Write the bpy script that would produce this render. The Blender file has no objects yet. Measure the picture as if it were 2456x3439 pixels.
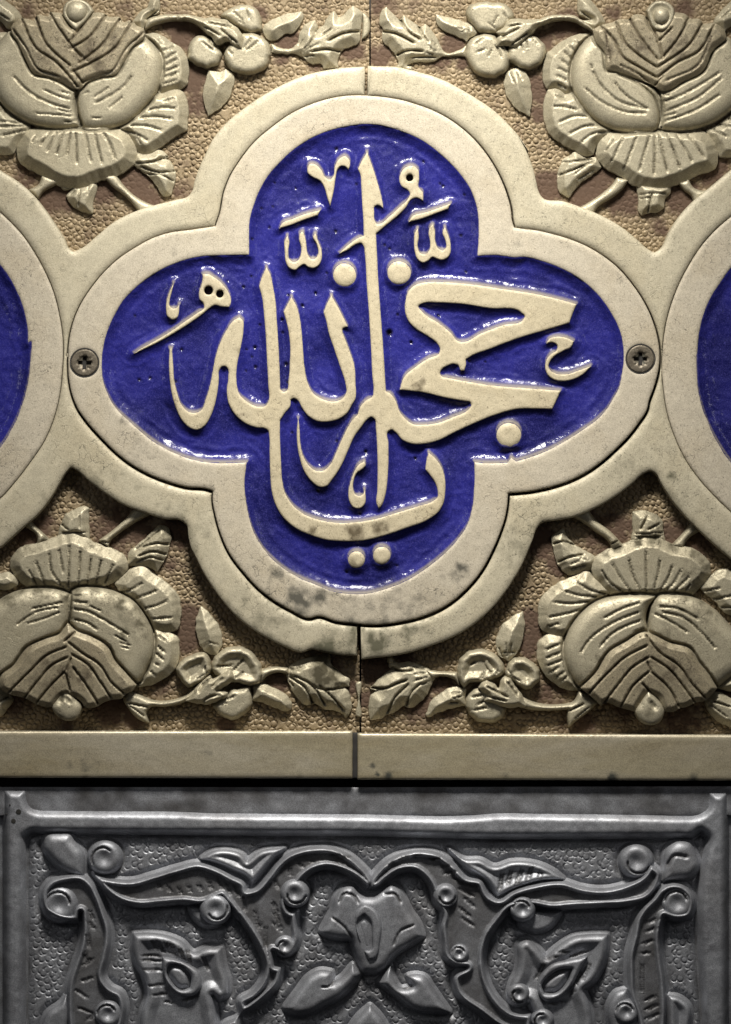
import bpy, math, random
import numpy as np
from mathutils import Vector
from mathutils.geometry import delaunay_2d_cdt

# ------------------------------------------------------------------ units
# everything is drawn in tenths of a millimetre on the wall: x right, y down, h out of the wall
S = 1e-4
CX, CY = 1228.0, 1719.5
SC = bpy.context.scene
COL = SC.collection
rng = np.random.RandomState(7)
random.seed(7)

# ------------------------------------------------------------------ camera, world, lamps, exposure
DIST = 2.0
cd = bpy.data.cameras.new('camera'); cam = bpy.data.objects.new('camera', cd); COL.objects.link(cam)
cam.location = (0, -(DIST + 60 * S), 0); cam.rotation_euler = (math.radians(90), 0, 0)
cd.sensor_fit = 'HORIZONTAL'; cd.sensor_width = 36.0; cd.lens = 36.0 * DIST / (2456 * S)
cd.clip_start = 0.05; cd.clip_end = 50
SC.camera = cam
W = bpy.data.worlds.new('World'); SC.world = W; W.use_nodes = True
bgn = W.node_tree.nodes['Background']; bgn.inputs[0].default_value = (0.95, 0.97, 1.0, 1); bgn.inputs[1].default_value = 1.0
_n = W.node_tree.nodes; _l = W.node_tree.links     # a dim room: paler ceiling above, dark floor below
_g = _n.new('ShaderNodeNewGeometry'); _s = _n.new('ShaderNodeSeparateXYZ'); _r = _n.new('ShaderNodeValToRGB')
_m = _n.new('ShaderNodeMath'); _m.operation = 'MULTIPLY_ADD'; _m.inputs[1].default_value = -0.5; _m.inputs[2].default_value = 0.5
_r.color_ramp.elements[0].position = 0.3; _r.color_ramp.elements[0].color = (.022, .022, .024, 1)
_r.color_ramp.elements[1].position = 0.95; _r.color_ramp.elements[1].color = (.075, .075, .073, 1)
_l.new(_g.outputs['Incoming'], _s.inputs[0]); _l.new(_s.outputs['Z'], _m.inputs[0]); _l.new(_m.outputs[0], _r.inputs[0]); _l.new(_r.outputs[0], bgn.inputs[0])
def area(name, loc, target, sx, sy, power, col, spread=180):
    l = bpy.data.lights.new(name, 'AREA'); l.shape = 'RECTANGLE'; l.size = sx; l.size_y = sy; l.energy = power; l.color = col; l.spread = math.radians(spread)
    o = bpy.data.objects.new(name, l); COL.objects.link(o); o.location = loc
    o.rotation_euler = (Vector(target) - Vector(loc)).to_track_quat('-Z', 'Y').to_euler()
    return o
area('ceiling_lamp', (0.0, -0.28, 0.42), (0, 0, 0.040), 0.15, 0.08, 0.70, (1.0, 0.955, 0.87), 54)
area('lamp_left', (-0.42, -0.40, 0.16), (0, 0, 0.03), 0.02, 0.12, 0.15, (1.0, 0.98, 0.95))
area('lamp_right', (0.42, -0.40, 0.18), (0, 0, 0.03), 0.02, 0.12, 0.15, (1.0, 0.98, 0.95))
SC.view_settings.view_transform = 'Standard'; SC.view_settings.look = 'None'
SC.view_settings.exposure = 0.0; SC.view_settings.gamma = 1.0; SC.view_settings.use_curve_mapping = False

# ------------------------------------------------------------------ measured drawing
# each sheet of the survey drawing has an origin and a scale
T = dict(A=(0, 0, 2.03), B=(800, 400, 2.03), C=(600, 0, 2.03), D=(1656, 0, 2.03), E=(1200, 0, 3.248), F=(400, 850, 2.03),
         G=(1200, 850, 2.03), H=(800, 1350, 2.03), I=(0, 1700, 2.03), J=(1656, 1700, 2.03), K=(600, 2100, 3.79),
         L=(1000, 2050, 2.32), M=(0, 2600, 1.9356), N=(800, 2639, 2.03), O=(1617, 2600, 1.9356), P=(0, 500, 2.32),
         Q=(0, 1150, 2.03), R=(1656, 600, 2.03), X=(1656, 1250, 2.03), U=(600, 1600, 2.03), V=(1200, 200, 2.7067), Z=(0, 0, 1.0))

def pts(s):
    """'A 10,20 30,40! B 5,6' -> list of (x, y, corner) in wall units"""
    out = []; t = T['Z']
    for tok in s.split():
        if tok in T: t = T[tok]; continue
        c = tok.endswith('!')
        x, y = tok.rstrip('!').split(',')
        out.append((t[0] + float(x) / t[2], t[1] + float(y) / t[2], c))
    return out

def curve(s, step=4.0, closed=True, ang=58):
    """smooth curve through the points; corners stay sharp"""
    p = pts(s) if isinstance(s, str) else s
    n = len(p); P = np.array([(a, b) for a, b, c in p]); cor = [c for a, b, c in p]
    for i in range(n):
        if not closed and i in (0, n - 1): continue
        a = P[i] - P[i - 1]; b = P[(i + 1) % n] - P[i]
        ca = np.dot(a, b) / (np.linalg.norm(a) * np.linalg.norm(b) + 1e-9)
        if ca < math.cos(math.radians(ang + 12)) and min(np.linalg.norm(a), np.linalg.norm(b)) > 14: cor[i] = True
    out = []
    for i in range(n if closed else n - 1):
        p1 = P[i]; p2 = P[(i + 1) % n]
        if closed or i > 0: p0 = P[i - 1]
        else: p0 = 2 * p1 - p2
        if closed or i < n - 2: p3 = P[(i + 2) % n]
        else: p3 = 2 * p2 - p1
        L = np.linalg.norm(p2 - p1) + 1e-9
        def tan(q0, q1, q2, corner, end):
            if corner: return (end - 0) * 0.9
            d0 = np.linalg.norm(q1 - q0) + 1e-9; d1 = np.linalg.norm(q2 - q1) + 1e-9
            v = ((q1 - q0) / d0 * d1 + (q2 - q1) / d1 * d0) / (d0 + d1)
            return v * L
        m1 = tan(p0, p1, p2, cor[i], p2 - p1); m2 = tan(p1, p2, p3, cor[(i + 1) % n], p2 - p1)
        k = max(1, int(math.ceil(L / step)))
        for j in range(k):
            t = j / k; t2 = t * t; t3 = t2 * t
            out.append((2*t3-3*t2+1)*p1 + (t3-2*t2+t)*m1 + (-2*t3+3*t2)*p2 + (t3-t2)*m2)
    if not closed: out.append(P[-1])
    return np.array(out)

def circle(cx, cy, r, step=3.5, wob=0.0, seed=0):
    n = max(12, int(2 * math.pi * r / step)); a = np.linspace(0, 2 * math.pi, n, endpoint=False)
    rr = r * (1 + wob * np.sin(2 * a + seed) + 0.6 * wob * np.sin(3 * a + 2 * seed))
    return np.stack([cx + rr * np.cos(a), cy + rr * np.sin(a)], 1)

def tc(t, x, y): o = T[t]; return o[0] + x / o[2], o[1] + y / o[2]

def seg_dist(X, loops, closed=True, want_s=False):
    """distance of points X (n,2) to the polylines"""
    A = []; B = []; S0 = []
    for l in loops:
        a = l if closed else l[:-1]; b = np.roll(l, -1, 0) if closed else l[1:]
        A.append(a); B.append(b); S0.append(np.concatenate([[0], np.cumsum(np.linalg.norm(b - a, axis=1))[:-1]]))
    A = np.concatenate(A); B = np.concatenate(B); S0 = np.concatenate(S0)
    D = B - A; LL = (D ** 2).sum(1) + 1e-12
    out = np.empty(len(X)); so = np.empty(len(X)) if want_s else None
    if not len(X): return (out, so) if want_s else out
    cell = 70.0; ci = np.floor(X / cell).astype(np.int64); key = ci[:, 0] * 100003 + ci[:, 1]
    order = np.argsort(key, kind='stable'); ks = key[order]; cuts = np.flatnonzero(np.diff(ks)) + 1
    Lm = np.sqrt(LL)
    for idx in np.split(order, cuts):     # only the segments that can be nearest within this cell
        x = X[idx]; lo = x.min(0); hi = x.max(0); c = (lo + hi) / 2; hd = np.hypot(*(hi - lo)) / 2
        r = c - A; t = np.clip((r * D).sum(1) / LL, 0, 1); dc = np.hypot(r[:, 0] - t * D[:, 0], r[:, 1] - t * D[:, 1])
        k = np.flatnonzero(dc <= dc.min() + 2 * hd + 1e-6); a_ = A[k]; d_ = D[k]; l_ = LL[k]
        rx = x[:, 0:1] - a_[None, :, 0]; ry = x[:, 1:2] - a_[None, :, 1]
        t = np.clip((rx * d_[:, 0] + ry * d_[:, 1]) / l_, 0, 1)
        d2 = (rx - t * d_[:, 0]) ** 2 + (ry - t * d_[:, 1]) ** 2
        kk = d2.argmin(1); r = np.arange(len(x)); out[idx] = np.sqrt(d2[r, kk])
        if want_s: so[idx] = S0[k][kk] + t[r, kk] * Lm[k][kk]
    return (out, so) if want_s else out

def inside(X, loops):
    A = np.concatenate(loops); B = np.concatenate([np.roll(l, -1, 0) for l in loops])
    dy = B[:, 1] - A[:, 1]; dy = np.where(np.abs(dy) < 1e-12, 1e-12, dy)
    order = np.argsort(X[:, 1], kind='stable'); ys = X[order, 1]; xs = X[order, 0]; r = np.zeros(len(X), bool)
    y0 = np.minimum(A[:, 1], B[:, 1]); y1 = np.maximum(A[:, 1], B[:, 1])
    i0 = np.searchsorted(ys, y0, 'left'); i1 = np.searchsorted(ys, y1, 'left')
    for k in range(len(A)):
        if i1[k] > i0[k]:
            sl = slice(i0[k], i1[k]); xi = A[k, 0] + (ys[sl] - A[k, 1]) / dy[k] * (B[k, 0] - A[k, 0])
            r[sl] ^= xs[sl] < xi
    res = np.empty(len(X), bool); res[order] = r
    return res

def wob(X, sc, seed=0, octv=3):
    """smooth value noise in about -1..1"""
    out = np.zeros(len(X)); amp = 1.0; tot = 0
    for o in range(octv):
        g = np.random.RandomState(seed * 31 + o * 7 + 5).rand(64, 64) * 2 - 1
        u = X[:, 0] / sc + 100.3; v = X[:, 1] / sc + 57.7
        i = np.floor(u).astype(int); j = np.floor(v).astype(int); fu = u - i; fv = v - j
        fu = fu * fu * (3 - 2 * fu); fv = fv * fv * (3 - 2 * fv)
        a = g[i % 64, j % 64]; b = g[(i + 1) % 64, j % 64]; c = g[i % 64, (j + 1) % 64]; d = g[(i + 1) % 64, (j + 1) % 64]
        out += amp * ((a * (1 - fu) + b * fu) * (1 - fv) + (c * (1 - fu) + d * fu) * fv); tot += amp
        amp *= 0.5; sc *= 0.5
    return out / tot

def mesh_np(name, V, F, mat, parent=None, attrs=None, smooth=True):
    """V (n,3) in wall units x,y,h ; F (m,3) or (m,4)"""
    me = bpy.data.meshes.new(name)
    W3 = np.empty((len(V), 3), np.float32)
    W3[:, 0] = (V[:, 0] - CX) * S; W3[:, 1] = -V[:, 2] * S; W3[:, 2] = (CY - V[:, 1]) * S
    F = np.asarray(F, np.int32); k = F.shape[1]
    me.vertices.add(len(V)); me.vertices.foreach_set('co', W3.ravel())
    me.loops.add(F.size); me.loops.foreach_set('vertex_index', F.ravel())
    me.polygons.add(len(F)); me.polygons.foreach_set('loop_start', np.arange(0, F.size, k, dtype=np.int32))
    me.polygons.foreach_set('loop_total', np.full(len(F), k, np.int32))
    me.polygons.foreach_set('use_smooth', np.full(len(F), smooth))
    me.update(calc_edges=True); me.validate()
    for an, av in (attrs or {}).items():
        a = me.attributes.new(an, 'FLOAT', 'POINT'); a.data.foreach_set('value', np.asarray(av, np.float32))
    me.materials.append(mat)
    o = bpy.data.objects.new(name, me); COL.objects.link(o)
    if parent is not None:
        o.parent = parent
        off = Vector((0, 0, 0)); q = parent
        if q.type == 'EMPTY': off = q.location.copy()
        o.location = -off
    return o

# stroke: (text path, half width, depth, bead period or 0)
def carve(X, strokes):
    h = np.zeros(len(X)); gr = np.zeros(len(X))
    for st in strokes:
        pth, w, dep = st[0], st[1], st[2]; bead = st[3] if len(st) > 3 else 0
        for one in (pth.split('/') if isinstance(pth, str) else [pth]):
            q = curve(T_CUR + ' ' + one, 6.0, closed=False, ang=80) if isinstance(one, str) else one
            lo = q.min(0) - w * 1.3; hi = q.max(0) + w * 1.3
            m = np.where((X[:, 0] > lo[0]) & (X[:, 0] < hi[0]) & (X[:, 1] > lo[1]) & (X[:, 1] < hi[1]))[0]
            if len(m) == 0: continue
            d, s = seg_dist(X[m], [q], closed=False, want_s=True)
            L = np.linalg.norm(np.diff(q, axis=0), axis=1).sum()
            dep_ = dep * 1.5; f = np.clip(1 - (d / w) ** 2, 0, 1) ** .8
            tp = np.clip(np.minimum(s, L - s) / 10 + 0.45, 0, 1)
            v = dep_ * f * tp
            if bead:
                v = dep_ * f * tp * 1.1 - dep * 1.5 * np.clip(1 - (d / (w * 0.62)) ** 2, 0, 1) * (0.5 + 0.5 * np.sin(2 * math.pi * s / bead))
            h[m] = np.where(np.abs(v) > np.abs(h[m]), v, h[m])
            gr[m] = np.maximum(gr[m], f * tp)
    return -h, gr
T_CUR = 'Z'
COVER = []

def profile(kind, d, w, H):
    t = np.clip(d / w, 0, 1)
    if kind == 'round': return H * np.sqrt(np.clip(1 - (1 - t) ** 2, 0, 1))
    if kind == 'flat': return H * (1 - (1 - t) ** 2.2)
    if kind == 'soft': return H * t * t * (3 - 2 * t)
    if kind == 'facet': return H * np.where(t < 1, t, 1)
    if kind == 'dish':      # raised lip, sunk middle
        return H * np.sqrt(np.clip(1 - (1 - t) ** 2, 0, 1)) - 0.55 * H * np.clip((d - w) / (1.3 * w), 0, 1) ** 1.2
    if kind == 'ribbon':    # rolled edges, flat sunk middle
        r = H * np.sin(np.clip(d / w, 0, 1) * math.pi * 0.83)
        return np.where(d < w, np.maximum(r, H * 0.0), H * math.sin(math.pi * .83))
    return np.zeros(len(d))

def relief(name, parent, mat, outer, z0, H, prof='round', w=20, holes=(), strokes=(), sp=4.0, skirt=30, draft=3.0,
           tilt=None, bumps=(), rough=0.6, label=None, attr=None, extra=None, tile=None, grime=.6, floor=0.0):
    global T_CUR
    if tile: T_CUR = tile
    loops = []
    for l in [outer] + list(holes):
        loops.append(curve(l, sp) if isinstance(l, str) else np.asarray(l))
    sgn = []
    for k, l in enumerate(loops):   # orientation: outer one way, holes the other
        a = 0.5 * np.sum(l[:, 0] * np.roll(l[:, 1], -1) - np.roll(l[:, 0], -1) * l[:, 1])
        if (a > 0) == (k > 0): loops[k] = l[::-1].copy()
    bnd = np.concatenate(loops)
    if not holes: COVER.append(loops[0])
    # inner rings close to the border
    rings = []
    for l in loops:
        t = np.roll(l, -1, 0) - np.roll(l, 1, 0); t /= np.linalg.norm(t, axis=1)[:, None] + 1e-9
        nrm = np.stack([-t[:, 1], t[:, 0]], 1)
        for off in (1.6, 3.6):
            rings.append((l + nrm * off, off))
    lo = bnd.min(0); hi = bnd.max(0)
    gx = np.arange(lo[0], hi[0], sp); gy = np.arange(lo[1], hi[1], sp * 0.866)
    GX, GY = np.meshgrid(gx, gy); GX = GX + (np.arange(len(gy)) % 2)[:, None] * sp * 0.5
    G = np.stack([GX.ravel(), GY.ravel()], 1); G += (np.random.RandomState(3).rand(*G.shape) - .5) * sp * 0.25
    G = G[inside(G, loops)]
    dG = seg_dist(G, loops); k = dG > 5.4; G = G[k]; dG = dG[k]
    R = []; dR = []
    for rp, off in rings:
        m = inside(rp, loops); rp = rp[m]; d = seg_dist(rp, loops) if len(rp) else np.zeros(0)
        kk = d > off * 0.9; R.append(rp[kk]); dR.append(d[kk])
    X = np.concatenate([bnd] + R + [G]); d = np.concatenate([np.zeros(len(bnd))] + dR + [dG])
    edges = []; base = 0
    for l in loops:
        n = len(l); edges += [(base + i, base + (i + 1) % n) for i in range(n)]; base += n
    vo, eo, fo, ov, oe, of = delaunay_2d_cdt([Vector((float(a), float(b))) for a, b in X], edges, [], 0, 1e-4, True)
    Y = np.array([(v[0], v[1]) for v in vo]); F = np.array(fo, np.int32)
    dd = np.zeros(len(Y))
    for i, src in enumerate(ov):
        dd[i] = d[src[0]] if len(src) else 0.0
    c = Y[F].mean(1); F = F[inside(c, loops)]
    h = z0 + profile(prof, dd, w, H)
    fade = np.clip(dd / 6.0, 0, 1)
    if tilt: h = h + fade * ((Y[:, 0] - Y[:, 0].mean()) * tilt[0] + (Y[:, 1] - Y[:, 1].mean()) * tilt[1])
    for bx, by, br, bh in bumps:
        q = ((Y[:, 0] - bx) ** 2 + (Y[:, 1] - by) ** 2) / br ** 2
        h = h + fade * bh * np.exp(-q * 1.5)
    if extra is not None: h = h + extra(Y, dd)
    gr = None
    if strokes:
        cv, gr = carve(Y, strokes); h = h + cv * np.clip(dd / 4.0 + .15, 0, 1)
    if rough: h = h + rough * wob(Y, 22, 3) * fade
    V = np.column_stack([Y, h]); n0 = len(V)
    # side walls down to the plate, with a little draft
    bw = []; fw = []; nb = n0
    hb = np.full(len(bnd), 0.0)
    lut = {}
    for i, src in enumerate(ov):
        for s_ in src:
            if s_ < len(bnd): lut[s_] = i
    base = 0
    for l in loops:
        n = len(l); t = np.roll(l, -1, 0) - np.roll(l, 1, 0); t /= np.linalg.norm(t, axis=1)[:, None] + 1e-9
        nrm = np.stack([-t[:, 1], t[:, 0]], 1)
        top = np.array([h[lut[base + i]] if (base + i) in lut else z0 for i in range(n)])
        bw.append(np.column_stack([l, top])); bw.append(np.column_stack([l - nrm * draft, np.full(n, z0 - skirt)]))
        i = np.arange(n); j = (i + 1) % n
        fw.append(np.stack([nb + i, nb + n + i, nb + n + j], 1)); fw.append(np.stack([nb + i, nb + n + j, nb + j], 1))
        nb += 2 * n; base += n
    V = np.concatenate([V] + bw); F = np.concatenate([F[:, ::1]] + fw)
    # make all faces look outwards (+h for the top)
    tri = V[F[:, :]]; nz = np.cross(tri[:, 1] - tri[:, 0], tri[:, 2] - tri[:, 0])[:, 2]
    topf = np.arange(len(F)) < (len(F) - sum(len(x) for x in fw))
    # wall axes are left handed (y down), so a face seen from outside has negative nz here
    fl = topf & (nz > 0); F[fl] = F[fl][:, ::-1]
    at = None
    if attr: at = {k: np.concatenate([f(Y), np.full(len(V) - n0, f(Y).mean() if len(Y) else 0)]) for k, f in attr.items()}
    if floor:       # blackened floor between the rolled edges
        at = at or {}; b0 = at.get('dirt_shade', np.zeros(len(V)))
        b0[:n0] = np.maximum(b0[:n0], floor * np.clip((dd - w * .85) / 6, 0, 1) * np.clip(.75 + .6 * wob(Y, 90, 41), 0, 1)); at['dirt_shade'] = b0
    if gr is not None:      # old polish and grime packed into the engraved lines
        at = at or {}; b0 = at.get('dirt_shade', np.zeros(len(V)))
        b0[:n0] = np.maximum(b0[:n0], grime * gr * (.75 + .5 * wob(Y, 30, 21))); at['dirt_shade'] = b0
    o = mesh_np(name, V, F, mat, parent, at)
    if label: o['label'] = label
    return o

# ------------------------------------------------------------------ materials
def nt(name):
    m = bpy.data.materials.new(name); m.use_nodes = True
    n = m.node_tree.nodes; l = m.node_tree.links
    return m, n, l, n['Principled BSDF'], n.new('ShaderNodeNewGeometry').outputs['Position']
def noise(n, l, pos, scale, detail=4, rough=.6, dist=0.0):
    t = n.new('ShaderNodeTexNoise'); t.inputs['Scale'].default_value = scale; t.inputs['Detail'].default_value = detail
    t.inputs['Roughness'].default_value = rough; t.inputs['Distortion'].default_value = dist
    l.new(pos, t.inputs['Vector']); return t.outputs['Fac']
def ramp(n, l, fac, a, b, ca=(0, 0, 0, 1), cb=(1, 1, 1, 1)):
    r = n.new('ShaderNodeValToRGB'); r.color_ramp.elements[0].position = a; r.color_ramp.elements[1].position = b
    r.color_ramp.elements[0].color = ca; r.color_ramp.elements[1].color = cb; l.new(fac, r.inputs[0]); return r.outputs[0]
def mix(n, l, fac, a, b, mode='MIX'):
    m = n.new('ShaderNodeMix'); m.data_type = 'RGBA'; m.blend_type = mode
    for s, v in ((0, fac), (6, a), (7, b)):
        if isinstance(v, (int, float)): m.inputs[s].default_value = v
        elif isinstance(v, tuple): m.inputs[s].default_value = v if len(v) == 4 else v + (1,)
        else: l.new(v, m.inputs[s])
    return m.outputs[2]
def mth(n, l, op, a, b=0.0):
    m = n.new('ShaderNodeMath'); m.operation = op; m.use_clamp = False
    for i, v in enumerate((a, b)):
        if isinstance(v, (int, float)): m.inputs[i].default_value = v
        else: l.new(v, m.inputs[i])
    return m.outputs[0]
def attrn(n, name):
    a = n.new('ShaderNodeAttribute'); a.attribute_name = name; return a.outputs['Fac']
def bump(n, l, p, h, strength, dist):
    b = n.new('ShaderNodeBump'); b.inputs['Strength'].default_value = strength; b.inputs['Distance'].default_value = dist
    l.new(h, b.inputs['Height']); l.new(b.outputs[0], p.inputs['Normal'])

def brass(name, base, dark, metal=0.35, rgh=0.5, pits=0.5, grain=0.35, stain=0.5, bstr=0.35, streak=False):
    m, n, l, p, pos = nt(name)
    if streak:
        vm = n.new('ShaderNodeVectorMath'); vm.operation = 'MULTIPLY'; vm.inputs[1].default_value = (.22, 1, 1); l.new(pos, vm.inputs[0]); spos = vm.outputs[0]
    else: spos = pos
    g = noise(n, l, pos, 2700, 3, .85)
    big = noise(n, l, spos, 60, 5, .6, .6 if streak else 0)
    mid = noise(n, l, spos, 420, 5, .65, .4)
    c = mix(n, l, ramp(n, l, mid, .35, .72), base, tuple(x * .84 for x in base))
    c = mix(n, l, mth(n, l, 'MULTIPLY', ramp(n, l, big, .45, .75), 0.35 * stain), c, (base[0] * .78, base[1] * .72, base[2] * .6))
    if streak:
        c = mix(n, l, mth(n, l, 'MULTIPLY', ramp(n, l, noise(n, l, spos, 38, 4, .6, 1.2), .42, .62), .55), c, (.52, .48, .40))
        c = mix(n, l, mth(n, l, 'MULTIPLY', ramp(n, l, noise(n, l, spos, 95, 5, .7, .8), .52, .7), .5), c, (.25, .21, .13))
    # hair cracks and little pits
    vo = n.new('ShaderNodeTexVoronoi'); vo.feature = 'DISTANCE_TO_EDGE'; vo.inputs['Scale'].default_value = 330
    wv = n.new('ShaderNodeMix'); wv.data_type = 'VECTOR'; wv.inputs[0].default_value = 0.0035
    nc = n.new('ShaderNodeTexNoise'); nc.inputs['Scale'].default_value = 500; nc.inputs['Detail'].default_value = 4; l.new(pos, nc.inputs['Vector'])
    l.new(pos, wv.inputs[4]); l.new(nc.outputs['Color'], wv.inputs[5]); l.new(wv.outputs[1], vo.inputs['Vector'])
    crack = ramp(n, l, vo.outputs['Distance'], 0.0, .045, (1, 1, 1, 1), (0, 0, 0, 1))
    where = ramp(n, l, noise(n, l, pos, 230, 4, .7), .46, .6)
    crack = mth(n, l, 'MULTIPLY', mth(n, l, 'MULTIPLY', crack, where), mth(n, l, 'MULTIPLY', ramp(n, l, big, .40, .62), pits))
    pit = mth(n, l, 'MULTIPLY', ramp(n, l, noise(n, l, pos, 1500, 3, .75), .59, .68), pits)
    d = attrn(n, 'dirt_shade'); k = mth(n, l, 'MINIMUM', mth(n, l, 'ADD', .75, mth(n, l, 'MULTIPLY', d, 2.6)), 2.0)
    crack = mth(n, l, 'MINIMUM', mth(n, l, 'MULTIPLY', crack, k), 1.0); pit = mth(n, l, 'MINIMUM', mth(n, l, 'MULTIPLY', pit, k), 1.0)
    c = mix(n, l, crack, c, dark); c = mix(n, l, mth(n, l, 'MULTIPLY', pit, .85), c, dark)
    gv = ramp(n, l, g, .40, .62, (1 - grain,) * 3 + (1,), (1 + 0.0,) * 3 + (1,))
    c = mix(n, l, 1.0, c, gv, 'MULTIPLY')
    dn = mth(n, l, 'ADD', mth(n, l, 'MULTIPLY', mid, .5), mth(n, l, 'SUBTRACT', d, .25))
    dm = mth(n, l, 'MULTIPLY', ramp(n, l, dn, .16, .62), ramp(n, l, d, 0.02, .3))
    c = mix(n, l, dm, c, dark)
    l.new(c, p.inputs['Base Color'])
    p.inputs['Metallic'].default_value = metal
    rr = mth(n, l, 'ADD', mth(n, l, 'MULTIPLY', mid, .25), rgh - .12)
    l.new(mth(n, l, 'ADD', rr, mth(n, l, 'MULTIPLY', dm, .25)), p.inputs['Roughness'])
    hh = mth(n, l, 'SUBTRACT', mth(n, l, 'ADD', mth(n, l, 'MULTIPLY', g, .35), mid), mth(n, l, 'MULTIPLY', mth(n, l, 'ADD', crack, pit), 1.2))
    bump(n, l, p, hh, bstr, 0.00022)
    return m

M_BAND = brass('worn_brass', (.47, .425, .315), (.085, .08, .05), .15, .58, .9, .30, 1.1, .4)
M_FLOW = brass('cast_brass', (.46, .415, .30), (.07, .06, .035), .42, .5, .6, .36, .7, .6)
M_CAL = brass('tarnished_brass', (.36, .31, .21), (.05, .035, .02), .35, .5, .8, .45, .9, .6)
M_RIM = brass('medallion_brass', (.475, .425, .335), (.075, .07, .055), .12, .6, 1., .30, 1.3, .4)
M_LET = brass('letter_brass', (.475, .415, .29), (.09, .07, .04), .12, .6, .9, .28, 1.0, .4)
M_FIELD = brass('punched_brass', (.28, .215, .13), (.080, .048, .030), .25, .55, .4, .3, .5, .4)
M_BAR = brass('brushed_brass', (.42, .37, .255), (.05, .05, .04), .35, .42, .35, .34, 2.2, .2, True)
M_SCREW = brass('tarnished_steel', (.17, .145, .11), (.03, .04, .03), .6, .5, .6, .3, .4, .5)

def silver():
    m, n, l, p, pos = nt('dark_silver')
    mid = noise(n, l, pos, 110, 4, .6, .6); g = noise(n, l, pos, 3300, 2, .7); big = noise(n, l, pos, 35, 3, .5)
    c = mix(n, l, ramp(n, l, mid, .35, .7), (.42, .435, .475), (.24, .245, .27))
    c = mix(n, l, mth(n, l, 'MULTIPLY', ramp(n, l, big, .5, .75), .18), c, (.20, .175, .15))
    c = mix(n, l, 1.0, c, ramp(n, l, g, .4, .62, (.6, .6, .6, 1)), 'MULTIPLY')
    d = attrn(n, 'dirt_shade'); c = mix(n, l, mth(n, l, 'MULTIPLY', d, .9), c, (.045, .04, .036))
    l.new(c, p.inputs['Base Color']); p.inputs['Metallic'].default_value = .55
    l.new(mth(n, l, 'ADD', mth(n, l, 'MULTIPLY', mid, .22), .42), p.inputs['Roughness'])
    bump(n, l, p, mth(n, l, 'ADD', mid, mth(n, l, 'MULTIPLY', g, .15)), .35, 0.0003)
    return m
M_SIL = silver()

def enamel():
    m, n, l, p, pos = nt('blue_enamel')
    thin_lit = attrn(n, 'thin_lit'); pitA = attrn(n, 'dirt_shade')
    mid = noise(n, l, pos, 300, 4, .6); g = noise(n, l, pos, 3600, 2, .75); big = noise(n, l, pos, 45, 3, .5)
    c = mix(n, l, ramp(n, l, big, .38, .62), (.005, .006, .075), (.013, .014, .16))
    sp = noise(n, l, pos, 2600, 3, .8)
    c = mix(n, l, mth(n, l, 'MULTIPLY', ramp(n, l, sp, .50, .66), .55), c, (.075, .07, .30))
    c = mix(n, l, 1.0, c, ramp(n, l, g, .28, .7, (.62, .62, .62, 1)), 'MULTIPLY')
    c = mix(n, l, ramp(n, l, mth(n, l, 'ADD', thin_lit, mth(n, l, 'MULTIPLY', mth(n, l, 'SUBTRACT', g, .5), .7)),   .35, 1.05), c, (.17, .15, .125))
    c = mix(n, l, pitA, c, (.004, .003, .01))
    l.new(c, p.inputs['Base Color'])
    p.inputs['Roughness'].default_value = .5
    cw = mth(n, l, 'MULTIPLY', mth(n, l, 'SUBTRACT', 1.0, ramp(n, l, thin_lit, .1, .5)), .5); l.new(cw, p.inputs['Coat Weight'])
    p.inputs['Specular IOR Level'].default_value = .12
    p.inputs['Coat Roughness'].default_value = .11
    wv = n.new('ShaderNodeTexNoise'); wv.inputs['Scale'].default_value = 700; wv.inputs['Detail'].default_value = 3; l.new(pos, wv.inputs['Vector'])
    hh = mth(n, l, 'ADD', mth(n, l, 'MULTIPLY', wv.outputs['Fac'], 1.0), mth(n, l, 'MULTIPLY', g, .22))
    bump(n, l, p, hh, .45, 0.00035)
    b2 = n.new('ShaderNodeBump'); b2.inputs['Strength'].default_value = .38; b2.inputs['Distance'].default_value = .0005
    g2 = noise(n, l, pos, 1500, 4, .8); l.new(mth(n, l, 'ADD', wv.outputs['Fac'], mth(n, l, 'MULTIPLY', g2, .18)), b2.inputs['Height']); l.new(b2.outputs[0], p.inputs['Coat Normal'])
    return m
M_EN = enamel()
def plain(name, col, r=.8, metal=0):
    m, n, l, p, pos = nt(name); c = mix(n, l, ramp(n, l, noise(n, l, pos, 300, 4), .3, .7), col, tuple(x * .5 for x in col))
    l.new(c, p.inputs['Base Color']); p.inputs['Roughness'].default_value = r; p.inputs['Metallic'].default_value = metal; return m
M_WALL = plain('dark_backing', (.02, .018, .016))

def thing(name, x, y, h, label, cat, group=None):
    o = bpy.data.objects.new(name, None); COL.objects.link(o)
    o.location = ((x - CX) * S, -h * S, (CY - y) * S); o.empty_display_size = .01
    o['label'] = label; o['category'] = cat
    if group: o['group'] = group
    bpy.context.view_layer.update()
    return o

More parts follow.
